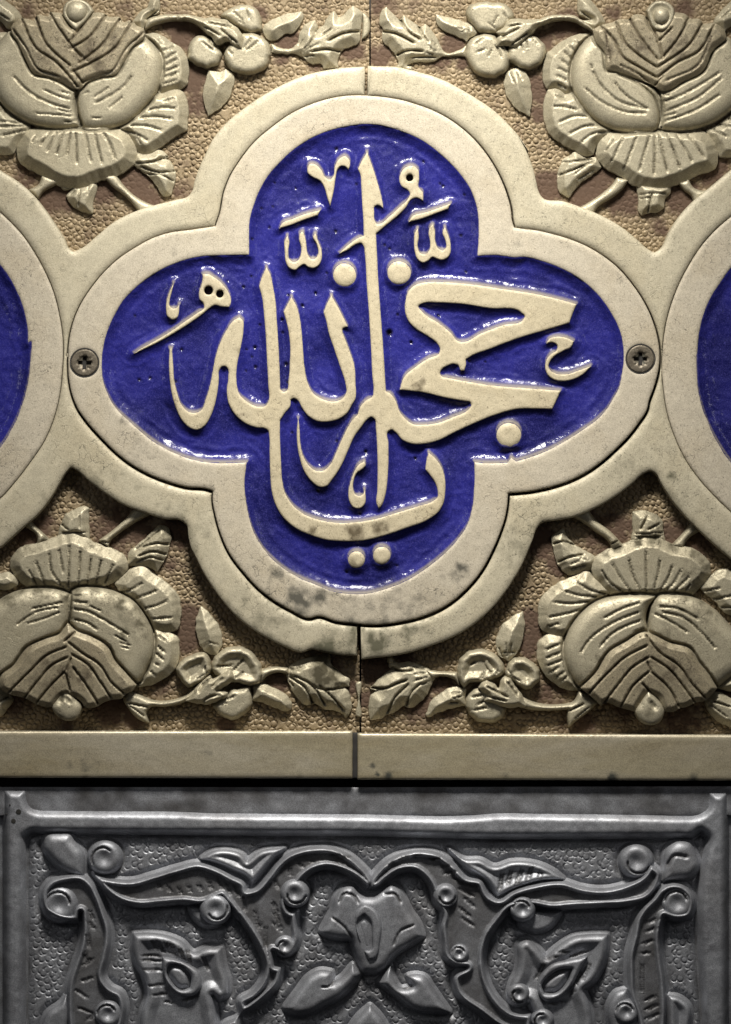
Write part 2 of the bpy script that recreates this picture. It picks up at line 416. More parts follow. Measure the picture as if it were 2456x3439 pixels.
# dirt patches: (x, y, radius, strength), stains with a place of their own; broad lower dimming joins below
STAIN_SHADE = [(1005, 2010, 60, .9), (1075, 2010, 38, .8), (935, 1925, 42, .6), (1545, 1915, 40, .6), (1300, 2120, 70, .35), (1180, 2100, 60, .45),
         (1120, 2150, 60, .45), (1270, 2155, 55, .8), (1095, 2195, 60, 1.), (1100, 2270, 70, .9), (1290, 2110, 50, .5), (1740, 820, 28, .5),
         (1050, 1785, 28, .7), (1190, 1790, 38, .75), (1275, 1775, 30, .8), (1400, 1300, 26, .6), (1600, 1160, 18, .4), (1660, 1070, 24, .45),
         (1420, 1285, 22, .5), (700, 1640, 40, .3), (850, 2080, 90, .25), (1400, 2020, 90, .35), (1700, 950, 18, .4), (2255, 1600, 28, .55),
         (1050, 1820, 90, .25), (430, 1950, 60, .25), (80, 2190, 60, .3), (1370, 2055, 60, .35), (870, 1990, 60, .35), (1250, 2571, 14, .8), (1302, 2606, 20, 1.), (1268, 2600, 9, .9), (2060, 2612, 22, .9), (2330, 2616, 26, .9), (1235, 2545, 7, .7), (300, 2560, 60, .3), (640, 2500, 70, .25), (1700, 2600, 30, .3)]
def dirt_shade_f(X):
    d = np.zeros(len(X))
    for x, y, r, s in STAIN_SHADE:
        q = ((X[:, 0] - x) ** 2 + (X[:, 1] - y) ** 2) / r ** 2
        d = np.maximum(d, s * np.exp(-q * 1.3))
    d = d * (0.85 + 0.7 * wob(X, 26, 9)) + np.clip(wob(X, 60, 12) * .8 - .3, 0, .3)
    return np.clip(d, 0, 1)
DA = {'dirt_shade': dirt_shade_f}
def old(t, s_):
    for q in s_.split():
        x, y, r, k = map(float, q.split(',')); px, py = tc(t, x, y); STAIN_SHADE.append((px, py, r, k))
for q in ((620,1780,150,.34),(900,2050,170,.36),(1180,2150,150,.36),(1420,2080,150,.34),(1750,1830,150,.34),(300,1620,160,.30),(2230,1700,160,.32),(90,1850,130,.36),(2100,1560,120,.30),(2380,1900,120,.34),(480,1500,120,.26),(1250,2040,260,.3)): STAIN_SHADE.append(q)  # broad lower grime that also puts the lamp's falloff into the colour
for q in ((180,2300,170,.34),(420,2080,140,.3),(700,2330,120,.25),(1080,2320,90,.4),(1950,2300,150,.28),(2250,2250,180,.34),(2350,2050,120,.3)): STAIN_SHADE.append(q)  # likewise over the lower flowers: grime plus dimming put into colour
old('I', '60,640,44,.5 150,605,44,.5 250,590,44,.5 350,590,44,.5 440,610,40,.5 540,600,44,.5 640,590,44,.5 740,615,44,.5 830,665,44,.5 900,720,44,.5 960,800,40,.5 1000,880,36,.4 300,230,26,.5 480,205,26,.6 640,255,24,.5 120,320,24,.4 1190,600,30,.4 850,860,30,.5 560,1160,50,.35 300,1060,50,.35')
old('J', '850,270,24,.7 980,245,24,.7 1100,240,26,.8 1230,280,26,.7 1380,330,26,.5 760,340,22,.5 430,560,30,.4 1300,1150,60,.4 1150,960,50,.4 720,1040,22,.8 1180,880,26,.6 1300,650,40,.4 1000,1250,40,.4 1080,1400,30,.4')
old('D', '480,300,24,.35 780,350,40,.4 1000,300,60,.45 1250,350,60,.45 1100,20,24,.6')
old('A', '300,380,60,.5 600,350,70,.5 420,300,60,.4 700,430,50,.4 760,280,50,.4')

# ------------------------------------------------------------------ wall behind
me = mesh_np('wall', np.array([[-700, -500, -90], [3200, -500, -90], [3200, 4000, -90], [-700, 4000, -90.]]), [[0, 3, 2, 1]], M_WALL)
me['kind'] = 'structure'

# ------------------------------------------------------------------ outlines of the medallion
MED = ('V 0,322 90,325 250,340 400,365 560,412 700,465 830,535 950,620 1070,730 1180,865 1280,1030 1350,1190 1395,1350 1410,1470 1428,1525! '
       'R 200,340 300,352 400,375 520,410 640,460 750,525 850,605 950,720 1030,840 1090,970 1122,1080 1137,1200 1128,1310 1095,1430 1060,1530 '
       'X 1055,240 990,350 920,440 830,530 740,610 640,680 520,740 400,780 270,808 103,825! 100,880 85,980 50,1090 0,1210 '
       'Z 1612,1925 1560,1985 1515,2023 L 1090,0 950,55 800,90 650,110 480,106 420,100 300,85 150,45 '
       'U 900,965 760,910 640,840 540,760 440,650 350,530 290,400 250,260 232,160 235,98! Q 1400,995 1280,985 1150,950 1000,890 880,820 780,740 700,660 '
       '600,550 530,450 490,350 470,250 465,150 466,60 P 530,1600 545,1450 580,1320 640,1190 720,1070 820,950 930,850 1050,770 1200,690 1330,650 1480,630 '
       'A 1470,1540! 1500,1450 1530,1300 1580,1180 1624,1110 Z 862,469 907,431 C 780,765 900,710 1050,665')
ENA = ('B 860,35 960,40 1100,75 V 350,630 500,690 620,755 740,845 850,945 950,1060 1030,1180 1080,1310 1100,1430 1105,1560 G 820,20! 950,15 1080,30 '
       'R 220,535 340,565 460,610 580,675 700,775 790,890 850,1000 880,1090 890,1170 890,1260 870,1380 X 860,100 820,180 770,260 700,330 600,400 500,465 400,520 '
       '280,570 160,606! 125,583! G 1026,1428! 900,1432 800,1425! 800,1500 H 1610,560 1600,700 1570,820 1510,920 1420,1020 1300,1120 1180,1200 1050,1260 900,1303 '
       '780,1308 650,1290 520,1240 400,1190 280,1110 180,1010 110,890 70,760 50,640 45,540 60,410! F 750,1430 600,1425 480,1400 350,1350 230,1280 120,1190 '
       'Q 840,500 800,460 740,360 705,260 695,150 700,60 P 815,1500 850,1390 900,1280 970,1170 1060,1080 1160,1000 1280,930 1400,880 1530,845 F 750,15 888,12! '
       'B 75,800 82,680 110,580 150,480 210,380 290,290 390,200 500,130 620,80 740,50')
med = curve(MED, 5); ena = curve(ENA, 4)
def offset(l, d, sh=(0, 0)):
    a = 0.5 * np.sum(l[:, 0] * np.roll(l[:, 1], -1) - np.roll(l[:, 0], -1) * l[:, 1])
    t = np.roll(l, -1, 0) - np.roll(l, 1, 0); t /= np.linalg.norm(t, axis=1)[:, None] + 1e-9
    n = np.stack([t[:, 1], -t[:, 0]], 1) * (1 if a > 0 else -1)
    return l + n * d + np.array(sh)

LETTERS = [
 ('letter', 'F 1005,95! 1030,140 1050,230 1068,340 1075,450 1085,600 1095,800 1098,880 1105,935 1125,945 1145,935 1155,880 1165,760 1165,600 1145,480 1122,400! 1150,345 1175,298! '
  '1210,360 1235,460 1250,600 1265,780 1285,880 1330,960 1400,1000 1480,1010 1530,985 1550,950 1545,890 1510,780 1470,660 1430,540 1410,450 1395,405! 1420,340 1448,288! '
  '1500,380 1560,500! 1525,515 1525,545! 1570,660 1605,770 1612,880 1608,1000 1590,1030 1550,1095 1500,1130 1420,1150 1350,1145 1290,1110 1245,1050 1215,1000 1190,990 1170,1000! '
  '1168,1040 1130,1090 H 285,125! 285,250 292,400 300,530 320,620 370,700 440,760 540,800 660,822 800,820 950,795 1100,750 1230,710 1330,675 1360,650 1362,610 1345,550 1310,500 '
  '1278,460! 1285,400 1300,345! 1350,390 1390,450 1410,520 1412,620 1400,690 1370,745 1300,800 1150,860 1000,910 850,945 720,950 600,940 500,910 390,860 310,790 260,710 230,610 '
  '220,500 215,350 212,230 205,195 180,180 F 940,1190 870,1165 800,1110 750,1030 735,940 745,850 742,790 725,772 700,775 682,800 680,860 670,950 650,1040 620,1120 580,1180 '
  '530,1205 480,1190 430,1140 390,1060 360,960 345,850 340,750 345,650! 360,650! 368,760 375,860 395,950 430,1040 480,1085 520,1090 560,1070 590,1000 620,900 640,800 660,700 '
  '690,610 730,530 780,460 820,437 845,460 848,520 830,640 805,760 800,870 820,960 870,1010 940,1045 1000,1040 1018,1010 1018,900 1010,750 1003,600 990,430 975,300 955,225! 975,160', [],
  'joined brass letters with tall uprights on the left and a long bowl below'),
 ('letter', 'B 880,225! 905,290 950,430 985,570 990,605! 950,585 930,595 928,630 932,690 950,715 970,712 1030,665 1100,600 1160,540 1172,505 1160,485 1115,455 1100,415 1105,380 1140,330 '
  '1190,318 1225,340 1235,400 1230,460 1260,500 1262,555! 1210,535 1185,545 1140,605 1080,665 1000,730 940,780! 945,880 955,1080 970,1300 985,1500 G 190,850 195,940! 235,965 265,1010 '
  '290,1080 330,1130 380,1165 450,1170 540,1160 650,1120 760,1065 778,1040 770,1015 740,1010 600,985 450,950 290,932! 320,845 400,775 480,720 560,680 565,650 545,615 480,565 400,515 '
  '350,460 328,400 330,330 350,260 400,215 470,198 600,198 800,215 1000,245 1200,275 1380,315 1497,348! 1470,410 1447,475! 1300,520 1100,580 900,655 780,700 740,725! 742,760 730,800! '
  '708,800 690,765 660,755 620,765 575,795 565,820 578,840 620,850 750,875 950,905 1150,920 1388,938! 1365,990 1330,1063! 1200,1060 1100,1062 950,1100 800,1160 660,1225 560,1275 '
  '460,1300 370,1300 310,1275 260,1220 235,1205 212,1215 213,1300 212,1450 205,1560 H 1000,650 975,710 960,725! 947,700 950,600 952,450 948,300 940,180 930,115 910,102 885,115 840,170 '
  '790,240 750,330 700,440 640,530 600,575 560,580 500,540 450,470 420,380 403,280 402,180 410,112! 420,200 425,290 445,370 480,430 530,468 580,468 625,430 670,340 710,250 750,170 '
  '790,110 G 0,1105 20,1050 60,1005 105,975 112,930 105,850 95,650 80,400 65,200 52,0 B 858,870 840,845 800,855 740,895 690,915! 760,850 830,805 857,795 855,700 845,550 840,450 832,370 818,340! 845,280',
  ['G 418,360 440,345 560,338 700,345 900,375 1120,405 1143,430 1130,455 1000,490 850,545 710,605 690,600 640,545 560,480 450,405', circle(*tc('B', 1170, 398), 12.5)],
  'joined brass letters with the tall centre upright and two broad angular strokes on the right'),
 ('vowel_mark', 'B 475,325 490,305 530,310 570,350 600,400 625,412 648,390 660,320 690,270 730,252 760,280 762,320 752,345! 735,325 700,320 680,340 665,400 655,470 640,540 628,590! 610,540 590,470 560,420 510,395 475,365', [], 'brass V shaped mark left of the centre upright'),
 ('vowel_mark', 'B 280,745! 300,710 370,680 460,645 560,620! 545,655! 440,690 350,725', [], 'slanting brass dash on the left'),
 ('vowel_mark', 'B 1163,700! 1185,665 1280,635 1450,575! 1430,612! 1330,650 1230,685', [], 'slanting brass dash on the right'),
 ('vowel_mark', 'B 335,795 348,830 342,900 350,955 380,975 410,960 428,920 430,870 415,810 425,775 437,768 455,800 465,860 475,920 495,950 525,950 545,920 535,850 512,800 525,780 545,830 570,900 570,950 550,995 515,1015 480,1010 450,990 420,1005 390,1028 350,1015 325,970 318,900 318,830', [], 'three pronged brass mark on the left'),
 ('vowel_mark', 'B 1225,745 1232,800 1225,870 1245,915 1280,920 1305,890 1310,840 1300,770 1310,735 1325,720 1342,760 1345,830 1365,880 1395,895 1418,875 1415,830 1395,770 1410,735 1430,780 1450,860 1445,920 1420,950 1385,960 1355,950 1325,940 1295,965 1260,978 1225,955 1205,900 1200,830 1205,775', [], 'three pronged brass mark on the right'),
 ('letter', 'F 570,145! 600,140 650,165 700,205 740,255 760,300 762,340 750,368! 700,365 650,355 615,375 575,410 500,465 400,530 280,600 180,650 100,685! 150,650 250,595 350,535 450,465 530,410 580,370 575,340 550,315 545,270 560,220 570,180',
  [circle(*tc('F', 610, 253), 15), circle(*tc('F', 687, 277), 13)], 'brass letter with two round holes and a long tail'),
 ('vowel_mark', 'F 372,205! 360,260 345,320 345,360 370,378 395,370 410,350! 408,400 395,440 360,452 330,430 320,380 325,320 345,260', [], 'small brass hook at the far left'),
 ('vowel_mark', 'G 1290,615! 1310,585 1350,570 1420,575 1478,600! 1460,640 1410,665 1350,700 1315,740 1305,770 1320,800 1360,822 1430,825 1510,800 1595,770! 1560,810 1500,850 1420,872 1350,865 1300,830 1283,780 1290,730 1320,690 1362,660 1365,630 1340,610', [], 'brass S shaped mark at the far right'),
 ('vowel_mark', 'H 860,405! 870,430 850,455 810,485 790,530 785,590 800,630 830,640 855,625 862,598! 870,640 862,700 830,725 790,720 760,680 752,620 765,550 790,480 820,430', [], 'small brass hook left of the foot of the centre upright'),
]
DOTS = [(*tc('B', 727, 1062), 40.5), (*tc('B', 1098, 1047), 41), (*tc('G', 1035, 1240), 43), (*tc('H', 807, 1075), 29.5), (*tc('H', 980, 1047), 31)]
HOLES = [(*tc('B', 1170, 398), 12.5), (*tc('F', 610, 253), 15), (*tc('F', 687, 277), 13)]
PITS = [(t, x, y, r) for t, L in (('B', '670,198,6 807,440,4 1265,285,4 1398,452,5 1378,436,3 1544,512,4 250,430,3 392,466,3 212,735,4 665,762,6 1000,855,4 1033,880,4 1520,790,5 35,1140,5 342,1196,4 528,1184,5 437,1270,5 300,1365,5 1088,1330,4 1030,1455,13 1180,1520,5 113,1555,5 1555,1040,3 605,1045,3 95,815,4 1366,1336,4 160,605,3 236,592,3'),
        ('F', '135,862,5 210,850,5 425,655,5 925,640,6 930,775,6 870,655,3 905,705,3 1140,755,8 1150,880,4 1110,450,4 960,487,4 1250,355,5 1340,270,5 1155,285,4 848,228,4 900,155,3 738,190,3 106,425,3 1485,1280,5 1180,1222,4 865,800,3 387,875,4 1115,540,4'),
        ('G', '555,425,4 740,125,3 370,607,4 395,1395,4 57,1350,5 765,735,4 875,738,3 220,540,13'), ('H', '870,340,5 545,605,6 1210,385,4 830,760,4 740,1160,4 1085,1115,3'))
        for x, y, r in [tuple(map(float, q.split(','))) for q in L.split()]]

# ------------------------------------------------------------------ centre medallion
MT = thing('enamel_medallion', 1230, 1215, 40, 'four lobed brass medallion with raised lettering on blue enamel held by two screws', 'medallion')
RIMH = 60
relief('rim', MT, M_RIM, med, RIMH - 6, 6, 'round', 14, holes=[ena, circle(284, 1218, 45), circle(2152, 1205, 46)], sp=8, skirt=60, draft=0.5, attr=DA, rough=.5)
lets = []
for nm, o_, hs, lab in LETTERS:
    L0 = curve(o_, 3.5); hl = [curve(h_, 3.5) if isinstance(h_, str) else h_ for h_ in hs]
    big = nm == 'letter'
    relief(nm, MT, M_LET, L0, 55, 4, 'round', 10 if big else 5, holes=hl, sp=4.2, skirt=26, draft=0, attr=DA, label=lab, rough=.8)
    lets.append(L0); lets += [hl[0]] if (hl and len(hl[0]) > 60) else []
for i, (x, y, r) in enumerate(DOTS):
    c = circle(x, y, r, 3.5, .012, i); lets.append(c)
    relief('dot', MT, M_LET, c, 50, 10, 'round', r * .6, sp=4.2, skirt=26, draft=0, attr=DA, rough=.8)

def enamel_sheet(parent, border, letters, e0=36, sp=4.6, seed=1, pits=()):
    lo = border.min(0) - 8; hi = border.max(0) + 8
    lo = np.maximum(lo, [-140, 0]); hi = np.minimum(hi, [2600, 3439])
    xs = np.arange(lo[0], hi[0], sp); ys = np.arange(lo[1], hi[1], sp); GX, GY = np.meshgrid(xs, ys)
    X = np.stack([GX.ravel(), GY.ravel()], 1)
    ins = inside(X, [border]); dB = seg_dist(X, [border]); keep = ins | (dB < 9)
    idx = -np.ones(len(X), int); idx[keep] = np.arange(keep.sum())
    Xk = X[keep]; dBk = np.where(ins[keep], dB[keep], 0)
    dl = np.full(len(Xk), 1e3)
    if letters:
        dl = seg_dist(Xk, letters); il = inside(Xk, letters); dl = np.where(il, 0, dl)
    def men(d, R, wdt): return R * np.clip(1 - d / wdt, 0, 1) ** 1.7
    wn = wob(Xk, 40, seed, 2)
    rl = men(np.maximum(dl + wn * 2, 0), 18, 36); rb = men(dBk + wn * 4, 20, 42)
    h = e0 + np.maximum(rl, rb)
    h += 3.2 * np.exp(-((dl - 38 - 7 * wn) / 7) ** 2) * (0.5 + 0.5 * wob(Xk, 70, seed + 4)) + 2.5 * np.exp(-((dBk - 46 - 8 * wn) / 10) ** 2)
    flat = np.clip(np.minimum(dl, dBk) / 30, 0, 1)
    h += flat * (5.0 * wob(Xk, 85, seed + 2, 3) + 1.2 * wob(Xk, 18, seed + 6, 2)) + 1.0 * wob(Xk, 14, seed + 8, 2)
    # glaze thins at edges; top light on upward flanks is put into this colour
    D2 = np.full(len(X), 30.0); D2[keep] = np.minimum(dl, dBk); gyy, gxx = np.gradient(D2.reshape(GX.shape)); upf = (-gyy / (np.hypot(gxx, gyy) + 1e-6)).ravel()[keep]
    dm_ = np.minimum(dl, np.where(dBk > 0, dBk, 0)); wid = 3 + 17 * np.clip(upf, 0, 1) ** 1.3
    thin_lit = np.clip(1.15 - dm_ / wid, 0, 1) * (.35 + .65 * np.clip(upf + .25, 0, 1)); thin_lit[dm_ <= 0] = .5
    pit = np.zeros(len(Xk))
    for t, x, y, r in pits:
        px, py = tc(t, x, y); q = np.hypot(Xk[:, 0] - px, Xk[:, 1] - py); r = r * .78
        h -= 9 * np.clip(1 - q / (r + 2), 0, 1); pit = np.maximum(pit, np.clip(1.6 - q / (r * .8 + 1.6), 0, 1))
    for x, y, r in HOLES:
        if letters:
            q = np.hypot(Xk[:, 0] - x, Xk[:, 1] - y); h = np.where(q < r + 5, h - 24, h); pit = np.maximum(pit, np.where(q < r + 4, .9, 0))  # letter holes: the dark of their depth is put into the colour
    ny, nx = GX.shape; I = idx.reshape(ny, nx)
    a = I[:-1, :-1]; b = I[:-1, 1:]; c = I[1:, 1:]; d = I[1:, :-1]; ok = (a >= 0) & (b >= 0) & (c >= 0) & (d >= 0)
    F = np.stack([a[ok], d[ok], c[ok], b[ok]], 1)
    return mesh_np('enamel', np.column_stack([Xk, h]), F, M_EN, parent, {'thin_lit': thin_lit, 'dirt_shade': pit})
enamel_sheet(MT, ena, lets, pits=PITS)

def make_screw(x, y, r, rot):
    sc = relief('screw', MT, M_SCREW, circle(x, y, r), RIMH - 5, 5, 'round', 4, sp=4, skirt=8, draft=0,
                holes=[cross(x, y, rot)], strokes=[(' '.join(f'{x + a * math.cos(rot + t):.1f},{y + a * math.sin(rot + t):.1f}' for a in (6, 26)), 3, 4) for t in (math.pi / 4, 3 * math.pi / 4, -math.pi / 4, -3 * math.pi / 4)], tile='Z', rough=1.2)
    relief('screw_slot', sc, M_WALL, circle(x, y, 24), RIMH - 16, 1, 'flat', 5, sp=8, skirt=3)
    # dark countersunk ring round the head
    relief('countersink', sc, M_WALL, circle(x, y, r + 4), RIMH - 1, .3, 'flat', 2, holes=[circle(x, y, r + .1)], sp=4, skirt=2, draft=0, rough=0)
def cross(x, y, rot):
    p = []
    for k in range(4):
        for a, b in ((5, 5), (22, 6.0), (22, -6.0)):
            t = rot + k * math.pi / 2
            # arm corners, anticlockwise
            p.append((x + a * math.cos(t) - (-b) * math.sin(t), y + a * math.sin(t) + (-b) * math.cos(t)))
    q = []
    for k in range(4):
        q += [p[k * 3 + 1], p[k * 3 + 2], ]
        t = rot + k * math.pi / 2 + math.pi / 4
        q.append((x + 9.5 * math.cos(t), y + 9.5 * math.sin(t)))
    return np.array(q)
make_screw(284, 1218, 46, .05); make_screw(2152, 1205, 47, .0)

# ------------------------------------------------------------------ neighbouring medallions, cut by the frame
LN_O = 'Z -160,640 -60,670 P 0,495 80,570 180,680 280,830 360,980 420,1130 460,1290 485,1450 490,1600 Q 425,150 405,350 370,500 300,670 200,820 100,950 0,1060 Z -60,1712 -160,1740!'
LN_I = 'Z -130,830 -60,840 P 0,910 60,990 130,1120 180,1250 210,1400 225,1520 Q 202,0 200,150 175,320 130,470 70,600 0,710 Z -60,1552 -130,1570!'
RN_O = 'Z 2620,640! 2540,670 R 1624,260 1530,340 1430,450 1350,570 1280,700 1220,850 1180,1000 1160,1150 1155,1300 1165,1430 X 1190,270 1240,430 1320,600 1420,740 1520,850 1624,950 Z 2540,1790 2620,1830!'
RN_I = 'Z 2600,800! 2530,830 R 1624,610 1560,700 1490,810 1440,930 1405,1070 1395,1220 1400,1380 X 1405,120 1440,260 1490,390 1550,500 1624,610 Z 2530,1620 2600,1650!'
lno, lni, rno, rni = [curve(q, 6) for q in (LN_O, LN_I, RN_O, RN_I)]
ML = thing('enamel_medallion', -60, 1190, 40, 'blue enamel medallion cut off by the left edge of the photo', 'medallion')
relief('rim', ML, M_RIM, lno, RIMH - 7, 5, 'flat', 8, holes=[lni], sp=9, skirt=60, draft=.5, attr=DA)
enamel_sheet(ML, lni, [], seed=5)
MR = thing('enamel_medallion', 2540, 1220, 40, 'blue enamel medallion cut off by the right edge of the photo', 'medallion')
relief('rim', MR, M_RIM, rno, RIMH - 7, 5, 'flat', 8, holes=[rni], sp=9, skirt=60, draft=.5, attr=DA)
enamel_sheet(MR, rni, [], seed=8)

# ------------------------------------------------------------------ relief plates
PL = thing('brass_relief_plate', 600, 1200, 0, 'left brass relief plate with peonies, ending at the vertical seam', 'relief plate')
PR = thing('brass_relief_plate', 1850, 1200, 0, 'right brass relief plate with peonies, starting at the vertical seam', 'relief plate')
opening = offset(med, 6.0, (1, 4.5))
def between(loop, x_seam_top, x_seam_bot, side):
    """part of the opening on one side of the seam, from top seam to bottom seam"""
    L = loop.tolist(); n = len(L)
    top = min(range(n), key=lambda i: abs(L[i][0] - x_seam_top) + (1e6 if L[i][1] > 1000 else 0))
    bot = min(range(n), key=lambda i: abs(L[i][0] - x_seam_bot) + (1e6 if L[i][1] < 1000 else 0))
    a = []; i = top
    while i != bot: a.append(L[i]); i = (i + 1) % n
    a.append(L[bot])
    b = []; i = top
    while i != bot: b.append(L[i]); i = (i - 1) % n
    b.append(L[bot])
    ma = sum(q[0] for q in a) / len(a); mb = sum(q[0] for q in b) / len(b)
    left, right = (a, b) if ma < mb else (b, a)
    return np.array(left if side == 'L' else right)
UL = 'C 1268,451 1250,452 1100,462 990,480 880,505 760,550 640,610 540,670 440,740 350,812 A 1530,850 1450,950 1400,1050 1355,1150 1325,1240 1312,1295 1283,1335 1200,1360 1060,1395 920,1440 780,1510 P 750,680 620,780 570,797 533,772 500,700 430,590 340,460 240,340 120,240 0,165 Z -60,520 -140,480'
LL_ = 'Z -140,1920 -60,1870 Q 0,1400 80,1330 170,1250 250,1180 340,1070 400,970 455,880 485,853 520,870 600,940 720,1030 850,1110 1000,1165 1120,1203 1230,1213 1268,1240 1285,1330 1310,1420 U 110,540 160,640 220,740 300,850 400,960 500,1040 600,1100 720,1160 850,1200 L 100,305 200,325 280,340 440,352 463,352'
ul = curve(UL, 6, closed=False); ll = curve(LL_, 6, closed=False)
op_l = between(opening, 1225, 1200, 'L')
bandL = np.concatenate([ul, ll, op_l[::-1]])
relief('band', PL, M_BAND, bandL, RIMH - 10, 10, 'round', 24, holes=[offset(lno, 2.0)], sp=9, skirt=62, draft=2, attr=DA, rough=.5)
UR = 'E 120,715 V 200,58 350,62 500,95 650,135 800,190 950,270 1100,360 1250,465 1380,590 1490,720 1560,830 D 170,920 230,1030 270,1130 295,1230 315,1310 338,1345 480,1370 600,1410 R 740,250 880,330 980,410 1060,480 1100,500 1140,480 1200,370 1270,260 1370,150 1480,60 Z 2470,560 2600,480'
LR = 'Z 2600,1960 2520,1925 X 1624,1270 1430,1100 1320,990 1220,870 1150,760 1110,690 1075,673 1040,685 950,760 830,850 700,925 560,985 430,1010 325,1033 300,1065 J 275,220 240,310 190,420 130,520 60,620 0,690 L 1400,90 1300,160 1150,235 1000,290 850,335 720,358 600,370 497,382'
ur = curve(UR, 6, closed=False); lr = curve(LR, 6, closed=False)
op_r = between(opening, 1236, 1214, 'R')
bandR = np.concatenate([ur, lr, op_r[::-1]])
relief('band', PR, M_BAND, bandR, RIMH - 8, 10, 'round', 24, holes=[offset(rno, 2.0)], sp=9, skirt=64, draft=2, attr=DA, rough=.5)

# punched grounds: dense sheets with ring punch marks pressed into them
def punched(parent, mat, x0, y0, x1, y1, cover, h0, r=10.2, gap=22.2, sp=2.35, seed=1, dep=6.2, dome=2.4, brown=(), lean=0.0, channel=()):
    xs = np.arange(x0, x1 + sp, sp); ys = np.arange(y0, y1 + sp, sp); GX, GY = np.meshgrid(xs, ys); ny, nx = GX.shape
    X = np.stack([GX.ravel(), GY.ravel()], 1)
    h = 1.2 * wob(X, 60, seed)
    rs = np.random.RandomState(seed); rows = int((y1 - y0) / (gap * .87)) + 2; H2 = h.reshape(ny, nx)
    vis = np.ones(len(X), bool)
    for loop in cover:
        lo = loop.min(0); hi = loop.max(0)
        if hi[0] < x0 or lo[0] > x1 or hi[1] < y0 or lo[1] > y1: continue
        m = np.flatnonzero((X[:, 0] > lo[0]) & (X[:, 0] < hi[0]) & (X[:, 1] > lo[1]) & (X[:, 1] < hi[1]) & vis)
        m = m[inside(X[m], [loop])]
        if len(m): vis[m[seg_dist(X[m], [loop]) > 8]] = False
    V2 = vis.reshape(ny, nx)
    for j in range(rows):
        for i in range(int((x1 - x0) / gap) + 2):
            cx = x0 + (i + .5 * (j % 2)) * gap + rs.normal() * 4.0 + 8 * math.sin(j * .23 + seed); cy = y0 + j * gap * .87 + rs.normal() * 4.0 + 7 * math.sin(i * .19 + seed * 2)
            if rs.rand() < .09: continue
            rr = r * (1 + rs.normal() * .07); e = rr + 5
            a = max(0, int((cx - e - x0) / sp)); b = min(nx, int((cx + e - x0) / sp) + 2); c = max(0, int((cy - e - y0) / sp)); d = min(ny, int((cy + e - y0) / sp) + 2)
            if a >= b or c >= d or not V2[c:d, a:b].any(): continue
            gx = GX[c:d, a:b] - cx; gy = GY[c:d, a:b] - cy; q = np.hypot(gx, gy)
            la = rs.rand() * .35 + .75; th = rs.normal() * .5 + 2.2
            k = la * (1 + lean * (gx * math.cos(th) + gy * math.sin(th)) / (q + 1e-3))
            new = -dep * k * np.exp(-((q - rr) / 2.1) ** 2) + dome * la * np.clip(1 - (q / rr) ** 3, 0, 1)
            H2[c:d, a:b] = np.where(q < rr + 1, new, np.minimum(H2[c:d, a:b], new))
    h = H2.ravel(); ch = np.zeros(len(X))
    for loop in channel:    # smooth channel chased round each ornament
        lo = loop.min(0) - 34; hi = loop.max(0) + 34
        m = np.flatnonzero((X[:, 0] > lo[0]) & (X[:, 0] < hi[0]) & (X[:, 1] > lo[1]) & (X[:, 1] < hi[1]) & vis)
        if len(m): ch[m] = np.maximum(ch[m], np.clip(1.25 - seg_dist(X[m], [loop]) / 24, 0, 1))
    h = h * (1 - ch) - 13 * ch ** 1.3
    dirt_shade = np.clip(.12 + .35 * wob(X, 45, seed + 3), 0, 1)
    for bx, by, br, bs in brown:
        q = ((X[:, 0] - bx) ** 2 + (X[:, 1] - by) ** 2) / br ** 2
        g = 1.35 * bs * np.exp(-q * 1.0) * (0.8 + .5 * wob(X, 22, seed + 5)); dirt_shade = np.maximum(dirt_shade, g); h = h * (1 - .75 * np.clip(g, 0, 1))
    dirt_shade = np.clip(np.maximum(dirt_shade, ch * (.35 + .6 * wob(X, 40, 51))), 0, 1)
    idx = -np.ones(len(X), int); idx[vis] = np.arange(vis.sum()); I = idx.reshape(ny, nx)
    a = I[:-1, :-1]; b = I[:-1, 1:]; c = I[1:, 1:]; d = I[1:, :-1]; ok = (a >= 0) & (b >= 0) & (c >= 0) & (d >= 0)
    F = np.stack([a[ok], d[ok], c[ok], b[ok]], 1)
    # drop vertices nobody uses
    used = np.zeros(vis.sum(), bool); used[F.ravel()] = True; re = -np.ones(len(used), int); re[used] = np.arange(used.sum())
    V = np.column_stack([X[vis], h[vis] + h0])[used]; F = re[F]
    o = mesh_np('punched_ground', V, F, mat, parent, {'dirt_shade': dirt_shade[vis][used]}); o['kind'] = 'stuff'
    o['label'] = 'ground of ring punch marks'
    return o
def blobs(s): 
    out = []; t = 'Z'
    for tok in s.split():
        if tok in T: t = tok; continue
        x, y, r, k = map(float, tok.split(',')); px, py = tc(t, x, y); out.append((px, py, 1.2 * r / T[t][2], k))
    return out
BTL = blobs('A 1330,520,110,1 1340,700,90,.8 1200,170,90,.9 1230,230,80,.9 200,1180,110,.7 340,1330,110,1 470,1350,90,.8 700,1290,90,1 950,1220,120,1 1000,1330,90,.9 1250,1300,80,.7 180,60,70,.5 20,200,50,.8 850,60,70,.5 C 100,520,90,1 60,230,90,1 760,270,80,1 550,80,60,.7 940,430,50,.9 1180,330,80,.9 700,380,70,.5')
BTR = blobs('D 300,600,90,1 310,760,60,.8 500,170,110,.9 350,250,70,1 700,1220,150,1 600,1330,90,1 900,1340,120,.9 370,1280,110,1 1300,1330,110,1 1500,1150,100,1 1150,1540,60,.8 1080,1420,70,.8 820,70,60,.6 1300,60,90,.6 E 250,600,120,1 1050,460,110,1 900,640,110,.9 1150,660,70,.9 300,30,200,.6 650,40,120,.4')
